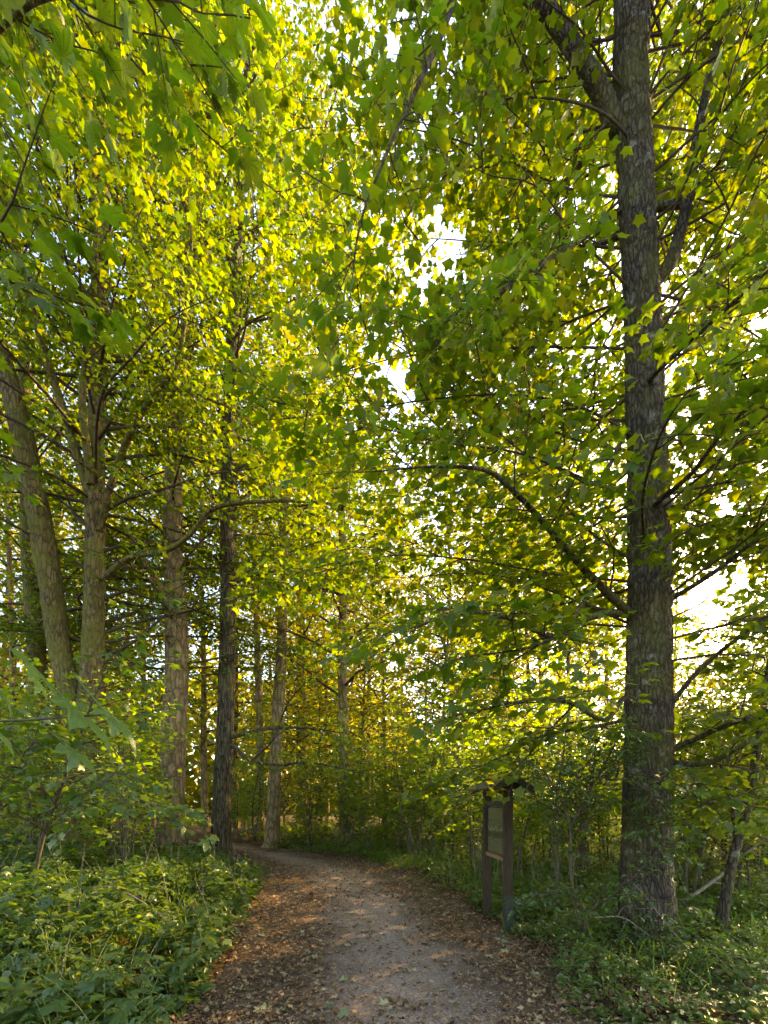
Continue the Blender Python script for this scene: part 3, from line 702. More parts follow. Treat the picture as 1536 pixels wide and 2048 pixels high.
# --- single trees along the left edge of the path
def edge_tree(label, rows, d, mat, n_limb, zr, Lr, bark, sides=32, size=.12, extra=(), az0=0, azr=None, name='tree', keep=1.0):
    base = P(rows[0][0], rows[0][1], d)
    T = Tree(name, label, base, mat, size, LEAF6)
    T.wood([(P(a, b, d), r * .9) for a, b, r in rows], 'trunk', sides=sides, n=6, bark=bark, flare=.22)
    for e in extra: T.limb(px_rows(e), sides=9, f0=.3, **K2)
    tx = [r[0] for r in rows]; tz = [EYE + (HOR - r[1]) / FPX * d for r in rows]
    for i in range(n_limb):
        z = zr[0] + (zr[1] - zr[0]) * i / n_limb + random.uniform(-.4, .4); az = az0 + i * 2.39996
        x = (np.interp(z, tz, tx) - 768) / FPX * d
        T.auto_limb((x, d, z), az, math.radians(random.uniform(-5, 40)), random.uniform(*Lr), .04, .06, part=False, sp=.5, L=1.9, tsp=.22, tl=.62, f0=.25)
    COUNT[label[:20]] = T.finish(.10, fine=False)
    return T
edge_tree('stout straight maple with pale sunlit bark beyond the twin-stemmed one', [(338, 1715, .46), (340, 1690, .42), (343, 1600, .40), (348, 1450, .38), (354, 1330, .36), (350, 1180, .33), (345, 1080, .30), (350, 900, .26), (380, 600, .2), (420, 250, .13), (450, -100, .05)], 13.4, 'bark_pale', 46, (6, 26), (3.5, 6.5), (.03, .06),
          extra=[[(335, 1195, 13.3, .12), (312, 1160, 13.1, .1), (290, 1120, 12.8, .07), (250, 1050, 12.4, .03)]], name='maple_tree')
edge_tree('dark furrowed straight trunk at the left edge of the path', [(438, 1715, .36), (440, 1700, .33), (446, 1560, .30), (453, 1400, .28), (455, 1200, .26), (456, 1000, .25), (458, 860, .23), (468, 600, .19), (480, 400, .16), (490, 250, .13), (500, 0, .10), (510, -200, .05), (515, -330, .02)], 13.9, 'bark_furrow', 48, (8.5, 27), (3.4, 6.4), (.05, .05),
          extra=[[(462, 1475, 13.8, .06), (520, 1460, 13, .05), (600, 1455, 12.3, .035), (680, 1465, 11.6, .012)], [(465, 1490, 13.8, .06), (500, 1520, 13.2, .05), (550, 1530, 12.7, .04), (620, 1525, 12.2, .03), (700, 1540, 11.8, .01)], [(505, 1520, 13.1, .03), (545, 1480, 12.5, .025), (580, 1400, 12, .02), (640, 1340, 11.6, .008)]], name='ash_tree')
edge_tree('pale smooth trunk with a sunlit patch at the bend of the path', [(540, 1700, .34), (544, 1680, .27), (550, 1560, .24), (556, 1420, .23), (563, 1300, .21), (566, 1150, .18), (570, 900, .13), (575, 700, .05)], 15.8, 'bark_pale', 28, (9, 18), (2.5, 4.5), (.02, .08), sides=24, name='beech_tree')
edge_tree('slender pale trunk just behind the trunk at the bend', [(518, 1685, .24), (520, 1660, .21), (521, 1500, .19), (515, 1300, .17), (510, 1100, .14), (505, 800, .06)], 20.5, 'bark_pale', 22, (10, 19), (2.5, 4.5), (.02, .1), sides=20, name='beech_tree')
edge_tree('dark stout trunk half hidden behind the mossy twin stems', [(72, 1665, .42), (74, 1640, .38), (78, 1550, .34), (76, 1350, .30), (60, 1100, .26), (50, 800, .2), (40, 500, .1)], 14.5, 'bark_left', 24, (6, 18), (3, 5.5), (.04, .08), sides=24, name='maple_tree')

# --- woodland behind: six kinds of tall tree, copied
def wood_tree(label, h, r, crown0, n, Lr, mat, seed, size=.16, lean=.3):
    random.seed(seed)
    T = Tree('woodland_tree', label, (0, 0, 0), mat, size, LEAF4, 'far', thin=1, group='woodland trees beyond the bend', clear=0)
    T.culled = lambda p: False
    lx, ly = random.uniform(-lean, lean), random.uniform(-lean, lean)
    pts = [(Vector((lx * t * t * 2 + random.gauss(0, .05), ly * t * t * 2, h * t - .2)), r * (1 - .85 * t) + .01) for t in np.linspace(0, 1, 9)]
    T.wood(pts, 'trunk', sides=12, n=4)
    for i in range(n):
        f = crown0 + (1 - crown0) * (i + .5) / n; z = h * f; az = i * 2.39996 + random.uniform(-.3, .3)
        L = random.uniform(*Lr) * (1.15 - .75 * max(0, (f - .5) / .5)) * (.7 if f < .35 else 1)
        T.auto_limb((lx * f * f * 2, ly * f * f * 2, z), az, math.radians(random.uniform(5, 50)), L, .05, .03, part=False, sp=.62, L=1.5, tsp=.32, tl=.7, f0=.2)
    T.finish(.19, fine=False)
    return T.o
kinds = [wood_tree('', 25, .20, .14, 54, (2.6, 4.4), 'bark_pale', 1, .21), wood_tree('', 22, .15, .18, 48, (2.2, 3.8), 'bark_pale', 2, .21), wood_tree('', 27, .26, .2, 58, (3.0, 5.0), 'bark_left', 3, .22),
         wood_tree('', 17, .11, .08, 44, (2.0, 3.4), 'bark_pale', 4, .19), wood_tree('', 10, .07, .06, 36, (1.9, 3.2), 'bark_left', 5, .18)]
far_spots = []   # (px at ground, depth, kind, scale, label)
far_spots += [(905, 23, 3, 1.05, 'tall slim tree left of the board, sunlit crown'), (985, 19, 3, .95, 'sunlit slim tree right above the board roof'), (1060, 25, 1, .95, 'tall sunlit tree right of the board'), (1140, 18, 3, .9, 'sunlit slim tree above the forked shrub'), (1215, 22, 1, .85, 'tall sunlit tree touching the left side of the big trunk'), (1120, 32, 0, .9, 'tall broad sunlit tree farther behind the forked shrub'), (1345, 25, 1, .72, 'sunlit tree showing right of the big trunk'), (960, 34, 0, .9, 'tall broad sunlit tree farther behind the board'), (1010, 15, 4, .7, 'bushy young tree just behind the board'),
              (690, 17, 1, 1.3, 'very tall slim tree standing in the thicket near the bend'), (1085, 20.5, 3, 1.0, 'slim leafy tree behind the forked shrub, next to the tall one'), (885, 17, 4, .9, 'bushy tree low behind the verge left of the board'), (1015, 27, 3, 1.1, 'slim tree well behind the board, taller than its neighbours'), (1180, 26, 3, 1.05, 'slim tree well behind the shrub, left of the big trunk'), (600, 30, 2, 1.1, 'tall broad-crowned tree arching over the path just past the bend'), (690, 27, 1, 1.0, 'thin pale tree rising left of centre in the sunlit gap beyond the bend'), (655, 31, 1, 1.02, 'thin pale tree in the sunlit stand, one step left of centre'),
              (735, 34, 0, 1.0, 'tall pale tree straight behind the far end of the visible path'), (770, 25, 3, 1.0, 'short slim tree at the near side of the central stand'), (805, 38, 1, 1.05, 'pale slim tree right of centre in the sunlit stand'),
              (850, 30, 3, 1.05, 'slim leafy tree left above the notice board roof'), (610, 24, 3, 1.05, 'slim leafy tree just right of the bend'), (600, 36, 2, 1.0, 'broad tall tree deep behind the bend'),
              (960, 33, 3, .95, 'slim tree behind the notice board'), 
              (1225, 38, 4, 1.2, 'low bushy tree touching the left side of the big maple'),
              (470, 27, 2, .95, 'tall tree behind the dark furrowed trunk'), (410, 23, 0, .9, 'tall tree between the stout maple and the furrowed trunk'), 
              (290, 22, 1, 1.0, 'pale tree left of the stout maple'), (250, 29, 0, 1.0, 'tall tree between twin stems and stout maple'), (215, 20, 3, 1.0, 'slim tree right beside the twin stems'),
              (120, 24, 2, .95, 'broad tree seen between the twin stems'), (30, 19, 1, 1.0, 'pale slim tree at the left edge of the wood'), (5, 26, 0, 1.0, 'sunlit pale tree at the very left edge'),
              (-60, 22, 2, .9, 'tree partly cut by the left edge of view'), (545, 45, 0, 1.1, 'distant tree above the bend'), (680, 52, 2, 1.1, 'most distant broad tree in the centre'),
              (1560, 27, 4, .8, 'bushy tree cut by the right edge'), (1330, 42, 4, 1.0, 'far bushy tree right behind the big maple'), (1000, 24, 4, 1.0, 'bushy tree behind the board roof'), (890, 22, 4, .9, 'bushy tree left of the board in the thicket'), (720, 20, 4, .8, 'bushy tree low in the centre past the verge'),
              (930, 26, 3, 1.0, 'leafy slim tree high left of the board'), 
              (1330, 10.3, 4, .5, 'young bushy tree close behind the big maple trunk'), (1450, 9.6, 4, .46, 'young bushy tree behind the leaning maple, close by'), (1500, 12, 4, .55, 'young bushy tree between the leaning maple and the right edge'), (1390, 12.5, 4, .52, 'young bushy tree showing just right of the big trunk'), (1640, 9, 4, .75, 'bushy tree beyond the right edge of view'), (1720, 13, 3, .7, 'slim tree beyond the right edge of view'), (1800, 7, 4, .8, 'nearest bushy tree added beyond the right edge to shade the path'), (1430, 15, 4, .62, 'small bushy tree behind the leaning young maple'), (1540, 17, 4, .7, 'bushy tree by the right edge, nearest of them'), (150, 33, 0, 1.1, 'tall distant tree behind the mossy stems'), (620, 62, 2, 1.0, 'distant broad tree above the bend'), (700, 42, 3, 1.3, 'slim distant tree in the sunlit stand'), (640, 22, 4, .8, 'bushy tree right beside the pale trunk at the bend'), (570, 26, 4, 1.0, 'bushy tree at the bend, behind the pale trunk')]  # trees beyond the right edge are added to keep sun off the path
used = set()
for i, (px, d, k, scl, lab) in enumerate(far_spots):
    x = (px - 768) / FPX * d; p = gp(x, d)
    if k not in used:
        used.add(k); o = kinds[k]; o.location = p; o.rotation_euler = (0, 0, i); o.scale = (scl,) * 3; o['label'] = lab
    else:
        copy_tree(kinds[k], p, i * 1.7, scl, lab, 'woodland trees beyond the bend')

# far mass of wood closing the view
random.seed(77)
n = 60000
th = np.radians(rng.uniform(-62, 58, n)); dd = rng.uniform(55, 85, n)
hmax = 20 - 16.5 * sstep((np.degrees(th) + 4) / 14) + 3 * np.sin(th * 30)
zz = rng.random(n) ** 1.3 * hmax
pos = np.stack([np.sin(th) * dd, np.cos(th) * dd, zz], -1)
V, F = leaf_cloud(pos, unit(rng.normal(0, 1, (n, 3))), unit(rng.normal(0, .5, (n, 3)) + np.array([0, 0, 1])), rng.uniform(.6, 1.4, n), LEAF4)
o = link('distant_wood', mesh_np('distant_wood', V, F, M['far']), kind='stuff'); o['label'] = 'hazy mass of distant trees closing the view'

# ------------------------------------------------------------------ saplings of the thicket
def sapling(name, h, nst, seed, size, leafmat='sapling', tmpl=LEAF6, spread=.25, low=.2):
    random.seed(seed)
    T = Tree(name, '', (0, 0, 0), 'stem', size, tmpl, leafmat, thin=1, clear=0, group='saplings in the thicket'); T.culled = lambda p: False
    for s_ in range(nst):
        a = random.uniform(0, 6.28); hh = h * random.uniform(.65, 1.05); q = Vector((random.gauss(0, .12), random.gauss(0, .12), -.05)); d = Vector((math.cos(a) * spread * random.random(), math.sin(a) * spread * random.random(), 1)).normalized()
        rows = []; r0 = .011 + .0035 * hh
        for i in range(7):
            rows.append((q.copy(), r0 * (1 - i / 7.5))); q = q + d * hh / 6
            d = (d + Vector((random.gauss(0, .07), random.gauss(0, .07), 0))).normalized()
        T.wood(rows, 'stem', sides=6, n=3)
        p = crom([(*r_[0], r_[1]) for r_ in rows], 4)
        T.secondary(p, f0=low, sp=.26, L=1.05, tsp=.2, tl=.36, flat=.35, droop=-.02, r=.006)
    T.finish(.13, crown='foliage')
    return T.o
sap = [sapling('maple_sapling', 3.6, 3, 21, .12, low=.12), sapling('maple_sapling', 4.6, 3, 22, .125, low=.18), sapling('maple_sapling', 2.4, 4, 23, .11, low=.1), sapling('maple_sapling', 5.4, 2, 24, .125, low=.22), sapling('maple_sapling', 3.0, 5, 25, .10, low=.2)]
spots = []
random.seed(5)
def scatter(n, pxr, dr, ks, mind, lab):
    k = 0
    for _ in range(n * 30):
        if k >= n: break
        px, d = random.uniform(*pxr), math.sqrt(random.uniform(dr[0] ** 2, dr[1] ** 2)); x = (px - 768) / FPX * d
        if on_path(x, d, .75) or (x > path_r(d) - .2 and x < path_r(d) + 1.3 and d < 12) or math.hypot(x - 3.05, d - 5.2) < 1.2: continue
        if d < 13.3 and any(abs(px - c) < 34 for c in (110, 185, 345, 450, 548)): continue
        if any(math.hypot(x - a, d - b) < mind for a, b, *_ in spots): continue
        spots.append((x, d, random.choice(ks), lab)); k += 1
scatter(24, (610, 960), (10.5, 17), (0, 1, 2, 4, 3), .95, 'thin-stemmed maple sapling in the thicket behind the grassy verge')
scatter(17, (930, 1230), (8, 14), (0, 1, 2, 4), .9, 'leafy maple sapling in the thicket behind the notice board')
scatter(15, (1360, 1620), (6.5, 13), (0, 1, 4), .9, 'leafy maple sapling right of the big maple trunk')
scatter(10, (600, 1250), (17, 22), (0, 1, 3), 1.2, 'maple sapling deep in the thicket, half hidden')
scatter(10, (-40, 270), (8, 13), (2, 4, 0), 1.0, 'maple sapling under the trees of the left bank')
scatter(10, (-40, 560), (14.5, 24), (0, 1, 3, 4), 1.3, 'maple sapling among the trunks behind the left bank')
ORD = ['first', 'second', 'third', 'fourth', 'fifth', 'sixth', 'seventh', 'eighth', 'ninth', 'tenth', 'eleventh', 'twelfth', 'thirteenth', 'fourteenth', 'fifteenth', 'sixteenth', 'seventeenth', 'eighteenth', 'nineteenth', 'twentieth', 'twenty-first', 'twenty-second', 'twenty-third', 'twenty-fourth']
named = {}
for lab in dict.fromkeys(q[3] for q in spots):
    for r_, q in enumerate(sorted([q for q in spots if q[3] == lab], key=lambda q: q[0] / q[1])): named[q[:2]] = f'{lab}, {ORD[r_]} from the left'
spots = [(x, d, k, named[(x, d)]) for x, d, k, lab in spots]
used = set()
for i, (x, d, k, lab) in enumerate(spots):
    p = gp(x, d); g = 'saplings in the thicket'; scl = random.uniform(.85, 1.12)
    if k not in used:
        used.add(k); o = sap[k]; o.location = p; o.rotation_euler = (0, 0, i * 1.3); o['label'] = lab; o['group'] = g
    else: copy_tree(sap[k], p, i * 1.3, scl, lab, g)

# --- single saplings and shrubs one can pick out
S = Tree('maple_sapling', 'leaning bare-stemmed sapling at the front of the left bank', gp(-4.35, 5.5), 'stem', .10, leafmat='under', n_leaf_parts=260, thin=.9, clear=.8, cat='sapling')
S.bole = .5
S.limb([(gp(-4.35, 5.5) - Vector((0, 0, .05)), .026), (P(85, 1680, 5.4), .022), (P(128, 1560, 5.2), .018), (P(160, 1470, 5.0), .013), (P(195, 1380, 4.8), .008), (P(240, 1300, 4.6), .004)], f0=.3, sp=.14, L=1.0, tsp=.13, tl=.3)
S.limb(px_rows([(110, 1605, 5.25, .010), (70, 1560, 4.9, .008), (30, 1500, 4.6, .006), (-40, 1450, 4.3, .003)]), f0=.2, sp=.15, L=.8, tsp=.13, tl=.3)
S.limb(px_rows([(128, 1560, 5.2, .010), (200, 1540, 4.7, .008), (260, 1585, 4.4, .006), (320, 1620, 4.2, .003)]), f0=.2, sp=.15, L=.8, tsp=.13, tl=.3)
COUNT['S'] = S.finish(.085, crown='foliage')
S = Tree('maple_sapling', 'sapling with a few very large leaves slanting in at the left edge', gp(-2.4, 1.75), 'stem', .15, leafmat='under', n_leaf_parts=60, thin=.5, clear=.75, cat='sapling')
S.wood([(gp(-2.4, 1.75) - Vector((0, 0, .05)), .014), (Vector((-2.3, 1.72, .9)), .011), (Vector((-2.1, 1.65, 1.6)), .008), (Vector((-1.75, 1.6, 1.85)), .005), (P(60, 1440, 1.5), .004), (P(200, 1430, 1.4), .003)], 'stem', sides=6)
ps, ds, ns, ss = [], [], [], []
for a, b, a2, b2, d, tilt in ((45, 1310, 132, 1402, 1.35, .10), (130, 1400, 240, 1492, 1.4, .16), (205, 1420, 290, 1492, 1.6, .3), (-20, 1360, 45, 1420, 1.4, .15), (130, 1490, 205, 1540, 1.8, .3), (66, 1352, 105, 1400, 1.7, .3), (-40, 1440, 40, 1500, 1.6, .2)):
    p, q = P(a, b, d), P(a2, b2, d * 1.03); dv = (q - p); v = (p - Vector((0, 0, EYE))).normalized(); w = dv.cross(v).normalized()
    sv = (v + w * tilt).normalized(); ps.append(p); ds.append(dv.normalized()); ns.append(sv.cross(dv).normalized() * (1 if sv.cross(dv).z > 0 else -1)); ss.append(dv.length)
leaf_objects(S.o, S.base, np.array(ps), np.array(ds), np.array(ns), np.array(ss), 'maple', 'under')

S = Tree('shrub', 'forked dark-leaved shrub between the notice board and the big maple', gp(2.24, 4.95), 'stem', .062, OVAL, 'shrub', 'oval', 300, 'shrub', clear=.8); S.bole = .25
S.limb([(gp(2.27, 4.95) - Vector((0, 0, .05)), .024), (P(1160, 1850, 4.95), .021), (P(1142, 1750, 4.9), .018), (P(1140, 1660, 4.85), .016), (P(1118, 1590, 4.8), .011), (P(1080, 1530, 4.7), .005)], f0=.5, sp=.065, L=.8, tsp=.10, tl=.26)
S.limb(px_rows([(1140, 1655, 4.85, .014), (1175, 1590, 4.75, .011), (1215, 1520, 4.6, .008), (1250, 1440, 4.5, .004)]), f0=.1, sp=.06, L=.8, tsp=.10, tl=.26)
S.limb(px_rows([(1168, 1885, 4.93, .015), (1172, 1840, 4.85, .014), (1195, 1810, 4.75, .011), (1240, 1795, 4.6, .008), (1300, 1800, 4.45, .004)]), f0=.35, sp=.08, L=.6, tsp=.10, tl=.24)
S.limb(px_rows([(1180, 1890, 4.93, .014), (1168, 1820, 4.9, .011), (1130, 1780, 4.8, .008), (1090, 1790, 4.7, .004)]), f0=.5, sp=.09, L=.45, tsp=.10, tl=.24)
S.limb(px_rows([(1215, 1560, 4.7, .008), (1260, 1560, 4.5, .007), (1310, 1600, 4.4, .005), (1330, 1680, 4.4, .003)]), f0=.1, sp=.06, L=.65, tsp=.09, tl=.24)
S.limb(px_rows([(1240, 1795, 4.6, .007), (1280, 1740, 4.5, .005), (1330, 1700, 4.4, .003)]), f0=.1, sp=.07, L=.5, tsp=.09, tl=.24)
COUNT['shrub'] = S.finish(.055, crown='foliage')

S = Tree('maple_tree', 'young maple leaning to the right behind the ground cover at the right edge', gp(3.97, 5.35), 'bark', .11, n_leaf_parts=200, clear=.8)
S.limb([(gp(3.97, 5.35) - Vector((0, 0, .08)), .07), (P(1450, 1800, 5.3), .058), (P(1470, 1700, 5.3), .05), (P(1498, 1600, 5.25), .044), (P(1518, 1480, 5.2), .036), (P(1535, 1350, 5.2), .028), (P(1560, 1200, 5.2), .012)], sides=10, f0=.3, sp=.25, L=1.1, tsp=.15, tl=.4)
S.limb(px_rows([(1474, 1690, 5.3, .036), (1466, 1620, 5.25, .03), (1452, 1560, 5.2, .022), (1430, 1500, 5.1, .010)]), f0=.3, sp=.25, L=.9, tsp=.15, tl=.4)
S.limb(px_rows([(1500, 1600, 5.25, .03), (1470, 1600, 4.9, .025), (1420, 1603, 4.6, .018), (1390, 1590, 4.4, .008)]), f0=.3, sp=.25, L=.9, tsp=.15, tl=.4)
COUNT['young'] = S.finish(.09)

# ------------------------------------------------------------------ undergrowth
def ground_spots(n, xr, yr, keep):
    y = np.sqrt(rng.uniform(yr[0] ** 2, yr[1] ** 2, n * 12)); x = rng.uniform(*xr, n * 12); k = keep(x, y) & (np.abs(x) < .93 * y + .5)
    return x[k][:n], y[k][:n]
def herbs(n, xr, yr, hmax, size, tmpl, mk, name, label, keep, up=.35):
    x, y = ground_spots(n, xr, yr, keep)
    c = np.clip(.5 + .75 * fbm(np.stack([x * 1.6, y * 1.6, 0 * x], -1), 3, 8), .05, 1.3)    # clumps of uneven height
    z = gz(x, y) + hmax * c * rng.random(len(x)) ** .8 + .02
    a = rng.uniform(0, 6.283, len(x)); d = np.stack([np.cos(a), np.sin(a), rng.uniform(-.5, .25, len(x))], -1)
    V, F = leaf_cloud(np.stack([x, y, z], -1), unit(d), unit(rng.normal(0, up, (len(x), 3)) + np.array([0, 0, 1])), size * rng.uniform(.5, 1.35, len(x)), tmpl)
    o = link(name, mesh_np(name, V, F, M[mk]), kind='stuff'); o['label'] = label; COUNT[label[:22]] = len(x)
def grass(n, xr, yr, h, name, label, keep):
    x, y = ground_spots(n, xr, yr, keep)
    cl = fbm(np.stack([x * 2.3, y * 2.3, 0 * x], -1), 2, 12) > -.15; x, y = x[cl], y[cl]
    a = rng.uniform(0, 6.283, len(x)); lean = rng.uniform(.15, .8, len(x)); d = np.stack([np.cos(a) * lean, np.sin(a) * lean, np.ones(len(x))], -1)
    nn = np.stack([-np.cos(a), -np.sin(a), lean], -1)
    tv = BLADE[0].copy(); tv[:, 0] *= .9
    V, F = leaf_cloud(np.stack([x, y, gz(x, y) - .01], -1), unit(d), unit(nn), h * rng.uniform(.5, 1.4, len(x)), (tv, BLADE[1]))
    o = link(name, mesh_np(name, V, F, M['grass']), kind='stuff'); o['label'] = label; COUNT[label[:22]] = len(x)
offp = lambda x, y: ~on_path(x, y, .05)
leftk = lambda x, y: (x < path_l(y) - .05 + .25 * fbm(np.stack([y * 1.5, x * 0, x * 0], -1), 2, 2)) & (x > -.95 * y - 1)
rightk = lambda x, y: (x > path_r(y) + .12 + .3 * fbm(np.stack([y * 1.5, x * 0, x * 0], -1), 2, 3)) & (x < .95 * y + 1)
herbs(20000, (-9, -1), (2.3, 9), .42, .10, OVAL, 'under', 'undergrowth', 'low bramble and herb leaves covering the left bank', leftk)
herbs(6000, (-9, -1), (3, 10), .52, .12, LEAF6, 'under', 'undergrowth', 'lobed seedling leaves above the brambles of the left bank', leftk)
herbs(14000, (-16, -3), (8, 18), .30, .13, LEAF6, 'under', 'undergrowth', 'low leafy growth under the trees of the left bank', leftk)
herbs(20000, (1.2, 8), (2.6, 7.5), .26, .06, OVAL, 'under', 'ground_cover', 'carpet of small pointed leaves around the big maple', rightk)
herbs(26000, (-4, 12), (6.0, 16), .38, .075, LEAF6, 'grass', 'verge_growth', 'soft green herbs along the right verge of the path', rightk)
herbs(16000, (-6, 22), (12, 26), 1.1, .15, LEAF6, 'sapling', 'thicket_floor', 'leafy growth on the floor of the thicket', lambda x, y: rightk(x, y) & (x > path_r(y) + 1))
grass(6000, (-8, -1), (2.3, 10), .30, 'grass', 'thin grass between the brambles of the left bank', leftk)
grass(22000, (-3, 7), (3.5, 13), .24, 'grass', 'short grass on the right verge', rightk)
edgek = lambda x, y: on_path(x, y, .1) & ((x < path_l(y) + .55) | (x > path_r(y) - .4)) & (fbm(np.stack([x * 1.7, y * 1.7, 0 * x], -1), 2, 31) > .1)
grass(9000, (-5, 2), (2.3, 12), .07, 'grass', 'sparse short grass at the edges of the path', edgek)

# brown litter on the path sides
def litter(n, keepfn, sz, name, label):
    y = 2.3 + 12.7 * rng.random(n) ** 1.5; u = rng.random(n); w = path_r(y) - path_l(y); x = path_l(y) - .7 + (w + 1.5) * u
    uu = (x - path_l(y)) / w; k = rng.random(n) < keepfn(uu, x, y); x, y = x[k], y[k]
    a = rng.uniform(0, 6.283, len(x)); d = np.stack([np.cos(a), np.sin(a), rng.normal(0, .15, len(x))], -1)
    z = gz(x, y) + .03 + rng.uniform(0, .02, len(x))
    t = (LEAF6[0] * np.array([.8, 1, -1.2]), LEAF6[1])
    V, F = leaf_cloud(np.stack([x, y, z], -1), unit(d), unit(rng.normal(0, .3, (len(x), 3)) + np.array([0, 0, 1])), sz * rng.uniform(.4, 1.4, len(x)), t)
    o = link(name, mesh_np(name, V, F, M['litter']), kind='stuff'); o['label'] = label; COUNT[label[:22]] = len(x)
def lk(u, x, y):
    e = np.clip(np.abs(u - .53) * 2.1, 0, 1.3)
    return np.clip(.32 + 1.0 * sstep((e - .22) / .55), 0, 1) * np.clip(.65 + .6 * fbm(np.stack([x * 1.3, y * 1.3, 0 * x], -1), 2, 17), .12, 1)
litter(75000, lk, .042, 'leaf_litter', 'brown leaf litter along both sides of the path')

# loose stones on the trodden middle
n = 24000
y = rng.uniform(2.3, 8, n); x = path_l(y) + (path_r(y) - path_l(y)) * np.clip(rng.normal(.56, .17, n), .05, .98)
oct_v = np.array([(1, 0, 0), (0, 1, 0), (-1, 0, 0), (0, -1, 0), (0, 0, .7), (0, 0, -.5)]); oct_f = np.array([(0, 1, 4), (1, 2, 4), (2, 3, 4), (3, 0, 4)])
a = rng.uniform(0, 6.283, n); d = np.stack([np.cos(a), np.sin(a), 0 * a], -1)
V, F = leaf_cloud(np.stack([x, y, gz(x, y) + .024], -1), d, unit(rng.normal(0, .3, (n, 3)) + np.array([0, 0, 1])), rng.uniform(.003, .0075, n), (oct_v, oct_f))
m_, nt_, out_ = new_mat('gravel_stone'); g_ = N(nt_, 'ShaderNodeNewGeometry'); r_ = ramp(nt_, [(0, (.10, .08, .07)), (.5, (.18, .14, .115)), (.9, (.26, .21, .175)), (1, (.36, .31, .27))], g_.outputs['Random Per Island'])
b_ = N(nt_, 'ShaderNodeBsdfPrincipled'); nt_.links.new(r_.outputs[0], b_.inputs['Base Color']); b_.inputs['Roughness'].default_value = .85; nt_.links.new(b_.outputs[0], out_.inputs[0])
o = link('gravel', mesh_np('gravel', V, F, m_), kind='stuff'); o['label'] = 'loose pale gravel on the trodden middle of the path'

# pale fallen leaves one can pick out on the path
fm = [mesh_np('fallen_leaf', maple_hi(40 + k)[0] * np.array([1, 1, -1.6]), maple_hi(40 + k)[1], M['fallen']) for k in range(4)]
fsp = [(520, 2030, .12), (905, 2010, .10), (888, 1985, .07), (775, 2010, .08), (630, 1920, .09), (660, 2015, .07), (700, 1830, .13), (745, 1850, .10), (665, 1800, .12), (950, 1840, .07), (1010, 1890, .08), (825, 1930, .06), (740, 1868, .08), (870, 1885, .08), (570, 1975, .06), (570, 2015, .08), (680, 2040, .09), (985, 1925, .09), (1075, 1960, .07), (1040, 1870, .08)]
random.seed(9)
for _ in range(55):
    yy = random.uniform(3.3, 11); fsp.append((768 + random.uniform(float(path_l(yy)) + .2, float(path_r(yy)) - .1) / yy * FPX, HOR + EYE / yy * FPX, random.uniform(.04, .08)))
for i, (a, b, s_) in enumerate(fsp):
    d = EYE * FPX / (b - HOR); x = (a - 768) / FPX * d
    o = thing('fallen_leaf', 'pale green maple leaf fallen on the path' if i > 3 else ('large pale fallen maple leaf at the bottom edge of the path', 'pale fallen maple leaf on the gravel right of centre', 'small curled pale leaf just behind the one on the gravel', 'curled two-toned fallen leaf in the middle of the gravel')[i], 'leaf', (x, d, float(gz(x, d)) + .045), 'pale leaves fallen on the path', fm[i % 4])
    o.rotation_euler = (random.gauss(0, .2), random.gauss(0, .2), random.uniform(0, 6.28)); o.scale = (s_,) * 3

# a few fallen sticks
for i, (a, b, c, d_, r, lab) in enumerate([(925, 1925, 978, 1942, .010, 'dark fallen stick with leaves at the right side of the path'), (1090, 1935, 1150, 1942, .006, 'thin pale stick lying at the foot of the shrub'), (1005, 1955, 1030, 1945, .005, 'short bent twig on the litter right of the gravel'), (500, 1960, 525, 1966, .008, 'short dark stick in the litter left of the gravel')]):
    p, q = [Vector(((u - 768) / FPX * (EYE * FPX / (v - HOR)), EYE * FPX / (v - HOR), 0)) for u, v in ((a, b), (c, d_))]
    rows = []
    for t in np.linspace(0, 1, 5):
        w_ = p.lerp(q, t); w_.x += random.gauss(0, .012); w_.y += random.gauss(0, .02); w_.z = float(gz(w_.x, w_.y)) + .035; rows.append((w_, r * (1 - .6 * t)))
    base = rows[0][0]
    pp = crom([(*r_[0], r_[1]) for r_ in rows], 4); V, F = tubes(pp[None, :, :3], pp[None, :, 3], 6)
    thing('fallen_stick', lab, 'stick', base, None, mesh_np('fallen_stick', V - np.array(base), F, M['twig' if i != 1 else 'stem'], smooth=True))

# plants in front that can be told apart leaf by leaf
def plant(name, label, x, y, h, nst, nl, size, shape, mk, cat, group, spread=.3):
    base = gp(x, y); o = thing(name, label, cat, base, group)
    ps, ds, ns, ss = [], [], [], []
    for s_ in range(nst):
        a = random.uniform(0, 6.28); hh = h * random.uniform(.6, 1.1); d = Vector((math.cos(a) * spread, math.sin(a) * spread, 1)).normalized(); q = base - Vector((0, 0, .03)); rows = []
        for i in range(5):
            rows.append((q.copy(), .004 * (1 - i / 6))); q = q + d * hh / 4; d = (d + Vector((math.cos(a) * .16, math.sin(a) * .16, -.1))).normalized()
        wood('stalk', rows, M['greenstem'], o, base, 5, 3)
        p = crom([(*r_[0], r_[1]) for r_ in rows], 4)
        for k in range(nl):
            t = .25 + .75 * (k + 1) / nl; c = p[int(t * (len(p) - 1)), :3]; b = k * 2.4 + s_
            if shape == 'maple': b = (k // 2) * 1.57 + (k % 2) * 3.14
            sz = size * random.uniform(.65, 1.2) * (1.1 - .35 * t); dv = np.array([math.cos(b), math.sin(b), random.uniform(-.35, .15)]); dv /= np.linalg.norm(dv)
            ps.append(c + dv * sz * .45); ds.append(dv); ns.append(np.array([random.gauss(0, .25), random.gauss(0, .25), 1])); ss.append(sz)
    leaf_objects(o, base, np.array(ps), np.array(ds), np.array(ns), np.array(ss), shape, mk)
random.seed(31)
